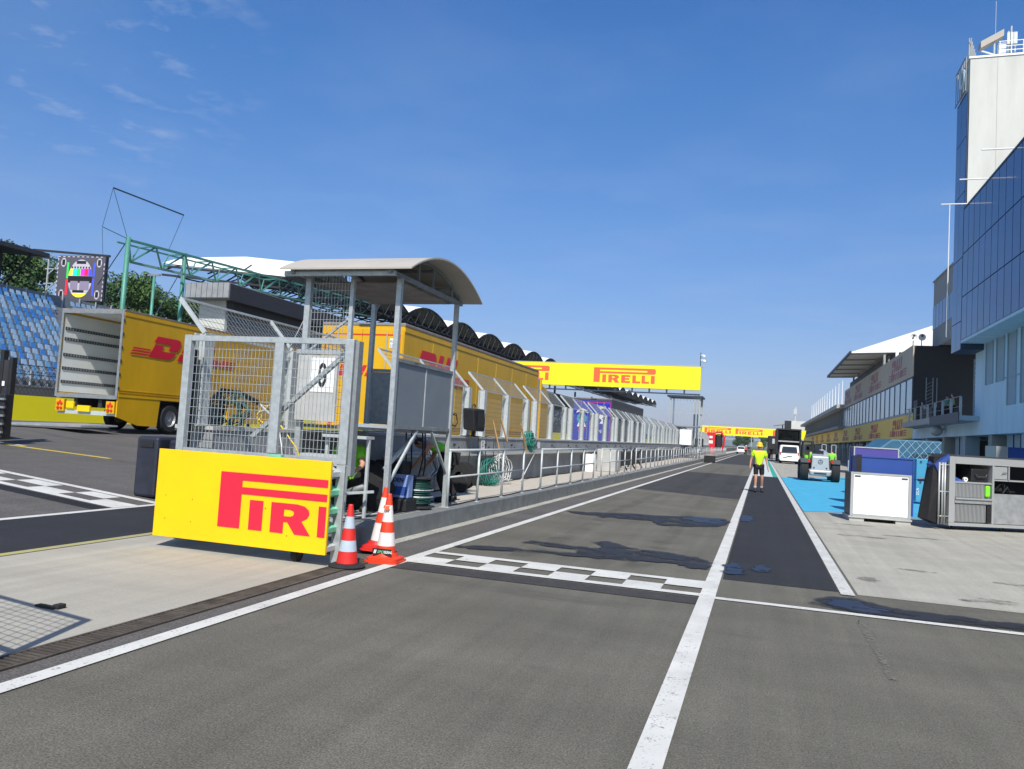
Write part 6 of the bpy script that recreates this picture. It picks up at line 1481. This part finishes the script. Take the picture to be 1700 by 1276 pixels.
# covered stack with diamond pattern
t = thing('covered_stack', 'tall stack under a dark blue cover printed with a diamond line pattern', 'cover', (5, 33, 0), None, 0)
t.location = (4.35, 31.6, 0); t.rotation_euler = (0, 0, R(14))
prof = [(-.55, 1.45), (-.3, 1.78), (.2, 2.18), (2.0, 2.20), (2.0, .75), (-.55, .75)]
MB().prism([(x, 0, z) for x, z in prof], (0, 1.6, 0)).build('cover', 'tarp_blue', t, bevel=.06)
b = MB()
def seg(x0, z0, x1, z1): b.bar((x0, -.006, z0), (x1, -.006, z1), .010, .018, up=(0, 1, 0))
for k in range(8):
    x = -.48 + k * .305
    for j in range(4):
        z = .77 + j * .35
        if x + .3 <= 2.0 and z + .35 <= 2.2 and (z + .3 < 1.5 + (x + .55) * .85):
            seg(x, z, x + .15, z + .17); seg(x + .15, z + .17, x + .30, z); seg(x, z + .34, x + .15, z + .17); seg(x + .15, z + .17, x + .30, z + .34)
for k in range(4): seg(-.5 + k * .08, .8, -.5 + k * .09, 1.5)
b.build('printed_lines', 'cyan_line', t)
text('KAOX', (.9, -.008, 1.55), (1, 0, 0), (0, 0, 1), .2, 'black', t, 'lettering', bold=.01)
MB().box(-.4, 1.9, .1, 1.5, .02, .74).build('base_crate', 'case_blue', t)
t = thing('crate_trolley', 'pale blue plastic crates stacked on a trolley beside the covered stack', 'crate', (5.0, 29.4, 0), None, R(10))
MB().box(.0, .55, 0, .6, .82, 1.52).build('upper_crate', 'bin_blue', t, bevel=.015); MB().box(.0, .55, 0, .6, .10, .80).build('lower_crate', 'bin_blue', t, bevel=.015)
MB().box(.57, .62, -.02, .62, .05, 1.55).build('side_frame', 'blue_wall', t)
b = MB(); b.box(.1, .16, -.012, -.002, 1.38, 1.46).box(.36, .42, -.012, -.002, 1.38, 1.46).box(.1, .16, -.012, -.002, .70, .78).box(.36, .42, -.012, -.002, .70, .78); b.each('latch', 'mullion', t)
MB().path([(.05, -.03, .85), (.25, -.05, .88), (.45, -.03, .84)], .035).build('strap', 'mullion', t)
text('2CA', (.09, -.006, .30), (0, 0, 1), (-1, 0, 0), .13, 'white', t, 'lettering'); MB().box(.36, .42, -.006, -.001, .25, .6).build('label', 'white', t)
# open tool cabinet on its side, aluminium
t = thing('tool_cabinet', 'large open aluminium tool cabinet with shelves and a black cloth over its left end', 'cabinet', (4.05, 19.85, 0), None, R(26))
W, H, D = 2.9, 1.66, .75
MB().box(0, W, 0, .05, .10, .17).box(0, W, .055, D, .10, .165).build('plinth', 'alu', t)
MB().box(0, .14, 0, .05, .172, H).box(.142, W, 0, .05, H - .17, H).box(0, W, .052, D, H - .05, H).box(0, .03, .052, D, .172, H - .052).box(1.07, 1.12, 0, D - .03, .172, H - .172).build('carcass', 'alu', t, bevel=.006)
MB().box(.032, W, D - .02, D, .17, H - .052).build('back_panel', 'black', t)
MB().box(.142, 1.068, .02, D - .03, 1.06, 1.095).box(1.122, W, .02, D - .03, 1.15, 1.18).each('shelf', 'alu', t)
b = MB(); 
for k in range(22): b.box(.16 + k * .034, .178 + k * .034, .03, .10, .75, 1.05)
b.build('upper_dividers', 'alu', t)
b = MB()
for k in range(24): b.box(.16 + k * .033, .176 + k * .033, .03, .10, .20, .60)
b.build('lower_dividers', 'alu', t)
MB().box(.142, 1.068, .101, .12, .18, 1.05).build('divider_back', 'alu_d', t)
MB().box(.15, 1.066, .0, .4, .61, .735).build('drawer', 'alu_d', t, bevel=.006)
MB().box(.15, 1.066, -.03, -.002, .70, .735).build('drawer_lip', 'alu', t)
MB().box(.93, 1.05, .02, .098, .77, 1.03).build('green_label', 'vest', t, bevel=.03)
MB().box(.95, 1.05, .0, .098, .20, .58).build('black_pouch', 'black_cloth', t)
MB().box(.60, 1.03, .08, .5, 1.10, 1.40).build('black_toolbox', 'black', t, bevel=.02)
MB().path([(.68, .05, 1.28), (.72, .03, 1.22), (.92, .03, 1.22), (.96, .05, 1.28)], .014).build('toolbox_handle', 'rail_dark', t)
MB().hexa([(.18, .1, 1.10), (.42, .06, 1.10), (.42, .4, 1.10), (.2, .4, 1.10), (.18, .12, 1.22), (.34, .10, 1.14), (.34, .4, 1.16), (.2, .4, 1.26)]).build('folded_cloth', 'case_blue', t)
MB().lathe([(.02, 0), (.05, 0), (.05, .05), (.02, .05)], (.50, .12, 1.145), 12, 'y').build('tape_roll', 'white', t)
MB().box(1.13, 1.45, .01, .4, 1.19, 1.47).build('small_drawer', 'alu', t, bevel=.01)
MB().path([(1.30, -.02, 1.31), (1.32, -.02, 1.34), (1.42, -.02, 1.34)], .008).build('drawer_handle', 'black', t)
MB().box(1.47, 1.50, .0, .5, 1.18, 1.48).build('divider', 'alu', t)
MB().box(1.13, W - .02, .015, .04, .18, .86).build('door_panel', 'alu_d', t, bevel=.006)
MB().path([(1.25, .2, .88), (1.35, .1, 1.08), (1.45, .1, 1.1), (1.5, .15, .9)], .02).path([(1.4, .08, .88), (1.5, .06, 1.02), (1.6, .1, .88)], .02).build('cable_tangle', 'rubber', t)
MB().ball((1.42, .3, .96), .17, .14, .12, 12, 8).ball((1.75, .35, .92), .2, .14, .08, 12, 8).build('tool_bag', 'black_cloth', t)
b = MB()
for x in (-.10, -.16, -.24): b.cyl((x, .02, .12), (x, .02, 1.50), .022)
for z in (.3, .85, 1.45): b.cyl((-.26, .02, z), (.0, .02, z), .014)
b.each('hinge_tube', 'alu', t, smooth=True)
MB().hexa([(-.50, .02, .22), (-.14, .10, .10), (-.14, .45, .10), (-.48, .4, .22), (-.30, .12, 1.62), (.02, .06, 1.70), (.05, .55, 1.70), (-.20, .45, 1.62)]).build('black_drape', 'black_cloth', t)
MB().prism([(-.33, .05, 1.45), (-.16, .02, 1.60), (.02, .02, 1.70), (.02, .02, 1.62), (-.12, .02, 1.42), (-.25, .05, 1.28)], (0, .3, 0)).build('blue_fold', 'case_blue', t)
MB().box(0, W + .4, -.01, D + .02, H + .002, H + .03).build('top_sheet', 'trail_grey', t)
for x in (.2, 1.5, 2.6): wheel(t, (x, .2, .055), .05, .04, name='castor')
t = casebox('flight_case', 'blue case with a white edge standing behind the tool cabinet under the pale wall', 'case', (7.2, 27.5, 0), R(22), 1.5, .8, 2.05, 'case_blue', 'case_blue')
MB().box(1.35, 1.42, -.03, -.002, .2, 2.05).build('white_strip', 'white', t)
MB().box(-.4, -.02, .0, .5, 0, 2.06).build('grey_side', 'grey_wall', t)

# ---------------- vehicles on the apron ----------------
t = thing('telehandler', 'grey telehandler seen from behind on the blue apron', 'vehicle', (2.93, 43.6, 0))
for x in (-.76, .76):
    for y in (.3, 2.6): wheel(t, (x, y + .1, .54), .54, .40, rim='gun')
MB().hexa([(-.45, -.1, .52), (.45, -.1, .52), (.42, .9, .52), (-.42, .9, .52), (-.40, -.05, 1.30), (.40, -.05, 1.30), (.40, .9, 1.42), (-.40, .9, 1.42)]).build('engine_cover', 'gun', t, bevel=.05)
MB().hexa([(-.48, -.22, .30), (.48, -.22, .30), (.55, .1, .30), (-.55, .1, .30), (-.58, -.20, .60), (.58, -.20, .60), (.58, .1, .66), (-.58, .1, .66)]).build('counterweight', 'alu_d', t, bevel=.08)
b = MB(); b.lathe([(.10, -.006), (.12, -.006), (.12, .0), (.10, .0)], (0, -.085, 1.02), 20, 'y')
for a in (90, 210, 330): b.bar((0, -.09, 1.02), (.105 * math.cos(R(a)), -.09, 1.02 + .105 * math.sin(R(a))), .012)
b.build('emblem', 'dark_steel', t)
MB().box(-.34, -.27, -.10, -.08, .66, .74).box(.27, .34, -.10, -.08, .66, .74).box(-.3, .3, -.235, -.225, .40, .46).build('grille', 'black', t)
MB().box(-.42, .42, .9, 3.2, .5, .8).build('chassis', 'dark_steel', t)
b = MB()
for x in (-.85, -.35):
    for y in (1.0, 2.3): b.bar((x, y, .9), (x + .04, y, 2.0), .06)
b.box(-.9, -.3, .95, 2.35, 2.0, 2.08); b.build('cab_frame', 'black', t)
MB().box(-.86, -.34, 1.02, 2.28, .7, 1.1).build('cab_body', 'black', t)
MB().bar((.30, .6, 1.38), (.30, 4.2, 1.55), .22, .26).build('boom', 'gun', t)
for x in (-.62, .50): MB().box(x, x + .14, -.02, .06, .95, 1.12).cyl((x + .07, -.025, 1.03), (x + .07, -.05, 1.03), .055, n=12).build('tail_lamp', 'tail', t)
for x in (-.95, .56): MB().prism([(x, -.1, .95), (x, .1, 1.16), (x, .75, 1.16), (x, .98, .95), (x, .95, .9), (x, -.05, .9)], (.40, 0, 0)).build('mudguard', 'rail_dark', t)
MB().box(-.1, .22, 1.0, 1.02, 1.45, 1.6).build('reg_plate', 'rubber', t)
for x in (.25, .75): MB().bar((x, 2.9, .8), (x, 2.9, 1.95), .03).bar((x + .22, 2.9, .8), (x + .22, 2.9, 1.95), .03).bar((x, 2.9, 1.95), (x + .22, 2.9, 1.95), .03).each('mirror_frame', 'galv_l', t)
# white van
t = thing('white_van', 'white panel van parked behind the black transporter, seen from the rear', 'van', (2.85, 88, 0))
MB().prism([(-.98, 0, .35), (-1.0, 0, 1.0), (-.98, .05, 1.12), (-.90, .22, 1.90), (-.82, .35, 1.98), (.82, .35, 1.98), (.90, .22, 1.90), (.98, .05, 1.12), (1.0, 0, 1.0), (.98, 0, .35)], (0, 4.6, 0)).build('body', 'board_white', t, bevel=.07)
MB().hexa([(-.80, .10, 1.20), (.80, .10, 1.20), (.80, .13, 1.20), (-.80, .13, 1.20), (-.70, .26, 1.82), (.70, .26, 1.82), (.70, .3, 1.82), (-.70, .3, 1.82)]).xf(Matrix.Translation((0, -.07, 0))).build('rear_window', 'glass_dark', t)
MB().box(-.90, .90, -.10, -.0, .32, .56).build('bumper', 'board_white', t, bevel=.03)
MB().box(-.26, .26, -.03, -.004, .76, .88).box(-.62, -.25, -.03, -.004, .60, .72).each('trim', 'galv_d', t)
for x in (-.98, .80): MB().box(x + .04, x + .14, -.02, .05, .95, 1.25).build('tail_lamp', 'tail', t)
for x in (-.82, .82):
    for y in (.9, 3.7): wheel(t, (x, y, .33), .33, .22)
for x in (-1.2, 1.0): MB().box(x, x + .2, 3.2, 3.3, 1.1, 1.35).build('mirror', 'black', t)
# black open transporter
t = thing('car_transporter', 'black race transporter with its rear open ahead of the white van', 'truck', (2.95, 95, 0))
b = MB(); b.box(-1.33, -1.15, 0, 12, .9, 3.88); b.box(1.15, 1.33, 0, 12, .9, 3.88); b.box(-1.15, 1.15, 0, 12, 3.72, 3.88); b.box(-1.15, 1.15, 3, 12, .9, 3.7)
b.build('box_body', 'black', t)
MB().box(-1.1, 1.1, 2.8, 2.98, 2.55, 3.66).build('inner_panel', 'wall_grey', t)
MB().box(-1.13, 1.13, .1, 2.7, 2.36, 2.5).build('upper_deck', 'alu', t)
MB().box(-.9, .6, 1.0, 2.6, 2.52, 3.0).build('wrapped_load', 'rubber', t, bevel=.05)
text('4', (-.95, 2.79, 3.1), (1, 0, 0), (0, 0, 1), .45, 'black', t, 'number')
for y in (2.2, 3.5, 10): wheel(t, (-1.05, y, .5), .5, .3); wheel(t, (1.05, y, .5), .5, .3)
t = thing('black_truck', 'dark covered truck beyond the transporter on the left side of the apron', 'truck', (1.75, 118, 0))
MB().box(-.9, .5, 0, 6, .7, 3.3).build('body', 'black', t, bevel=.08); MB().box(.6, 1.2, 0, 6, .6, 3.2).build('side_box', 'rail_dark', t, bevel=.05)
MB().box(-.3, .1, -.02, -.001, 2.2, 2.9).build('white_panel', 'galv_l', t)
for x in (-.7, .9): wheel(t, (x, 1, .45), .45, .25)
# ---------------- people ----------------
person('man in a lime shirt, black shorts and yellow hat walking along the pit lane line', (-.06, 29.25, .012), R(6),
       dict(wL=(.30, -.03, .88), eL=(.26, .03, 1.12), wR=(-.30, -.02, .88), eR=(-.27, .03, 1.12), kR=(-.10, -.10, .50), aR=(-.11, -.10, .10), tR=(-.12, -.27, .05), kL=(.12, -.02, .50), aL=(.13, .12, .10), tL=(.14, -.04, .045)), shorts=True)
# worker bending over the cable drum (facing -x)
person('worker in a green vest bending down over the cable drum beneath the stand', (-5.35, 13.2, .272), 0,
       dict(pel=(0, 0, .82), spi=(-.10, 0, .93), che=(-.30, 0, 1.02), nek=(-.44, 0, 1.05), hed=(-.52, 0, 1.04), sL=(-.34, -.18, 1.02), eL=(-.45, -.22, .78), wL=(-.62, -.20, .60), sR=(-.34, .18, 1.02), eR=(-.42, .22, .76), wR=(-.58, .2, .58),
            hL=(.02, -.10, .80), kL=(-.12, -.14, .45), aL=(.05, -.14, .09), tL=(-.14, -.15, .05), hR=(.02, .10, .80), kR=(-.10, .14, .45), aR=(.10, .14, .09), tR=(-.09, .15, .05)),
       top='vest', bottom='black_cloth', sleeve=False, hat=None, topname='vest', lookdir=(-.5, 0, -1), glasses=False)
person('crouching worker in a lime vest behind the gate post beside the steps', (-5.98, 10.75, .272), 0,
       dict(pel=(0, 0, .42), spi=(.02, -.04, .62), che=(.02, -.08, .84), nek=(.04, -.08, .99), hed=(.05, -.10, 1.05), sL=(.20, -.08, .92), eL=(.32, -.2, .70), wL=(.30, -.40, .62), sR=(-.17, -.08, .92), eR=(-.26, -.2, .70), wR=(-.2, -.40, .60),
            hL=(.10, 0, .38), kL=(.34, -.30, .48), aL=(.30, .0, .08), tL=(.34, -.16, .05), hR=(-.09, 0, .38), kR=(-.2, -.35, .45), aR=(-.16, -.02, .08), tR=(-.18, -.18, .05)),
       top='vest', bottom='black_cloth', sleeve=True, hat=None, glasses=False, topname='vest')
person('worker in a teal green shirt standing on the terrace, left of the pair', (11.9, 59.6, 4.152), R(-60), top='hose_green', bottom='black_cloth', hat='black', glasses=False)
person('worker in a bright green vest standing on the terrace, right of the pair', (12.0, 58.4, 4.152), R(-100), top='vest', bottom='black_cloth', hat=None, sleeve=False, glasses=False)
person('driver in a lime vest on the telehandler', (2.38, 45.2, .62), 0,
       dict(pel=(0, 0, .30), spi=(0, .02, .50), che=(0, .03, .74), nek=(0, 0, .90), hed=(0, .0, .98), sL=(.19, .03, .82), eL=(.26, .15, .6), wL=(.2, .35, .55), sR=(-.19, .03, .82), eR=(-.26, .15, .6), wR=(-.2, .35, .55), hL=(.1, 0, .28), kL=(.12, .4, .3), aL=(.12, .45, -.1), tL=(.12, .6, -.14), hR=(-.1, 0, .28), kR=(-.12, .4, .3), aR=(-.12, .45, -.1), tR=(-.12, .6, -.14)), lookdir=(0, 1, 0), glasses=False, hat=None, top='vest')
person('worker in a green vest standing beyond the telehandler', (4.15, 52, .01), R(180), top='vest', hat=None, glasses=False)
person('dark clothed man standing beside the black truck', (1.2, 104, .02), 0, top='black_cloth', bottom='black_cloth', hat=None, glasses=False)
person('worker in an orange vest far down the lane beside the service car', (-2.7, 150, .01), R(30), top='orange', hat='white', glasses=False)
hz = bpy.data.materials.new('haze'); hz.use_nodes = True; nn = hz.node_tree.nodes; nn.clear()
ho = nn.new('ShaderNodeOutputMaterial'); pv = nn.new('ShaderNodeVolumePrincipled'); pv.inputs['Density'].default_value = 0.00011; pv.inputs['Color'].default_value = (.72, .82, 1, 1); pv.inputs['Anisotropy'].default_value = 0.0
hz.node_tree.links.new(pv.outputs[0], ho.inputs['Volume'])
tag(MB().box(-4200, 4200, -420, 5600, -6, 140).build('haze', hz), kind='stuff')
for o in bpy.data.objects:
    if '_off' in o.keys(): del o['_off']
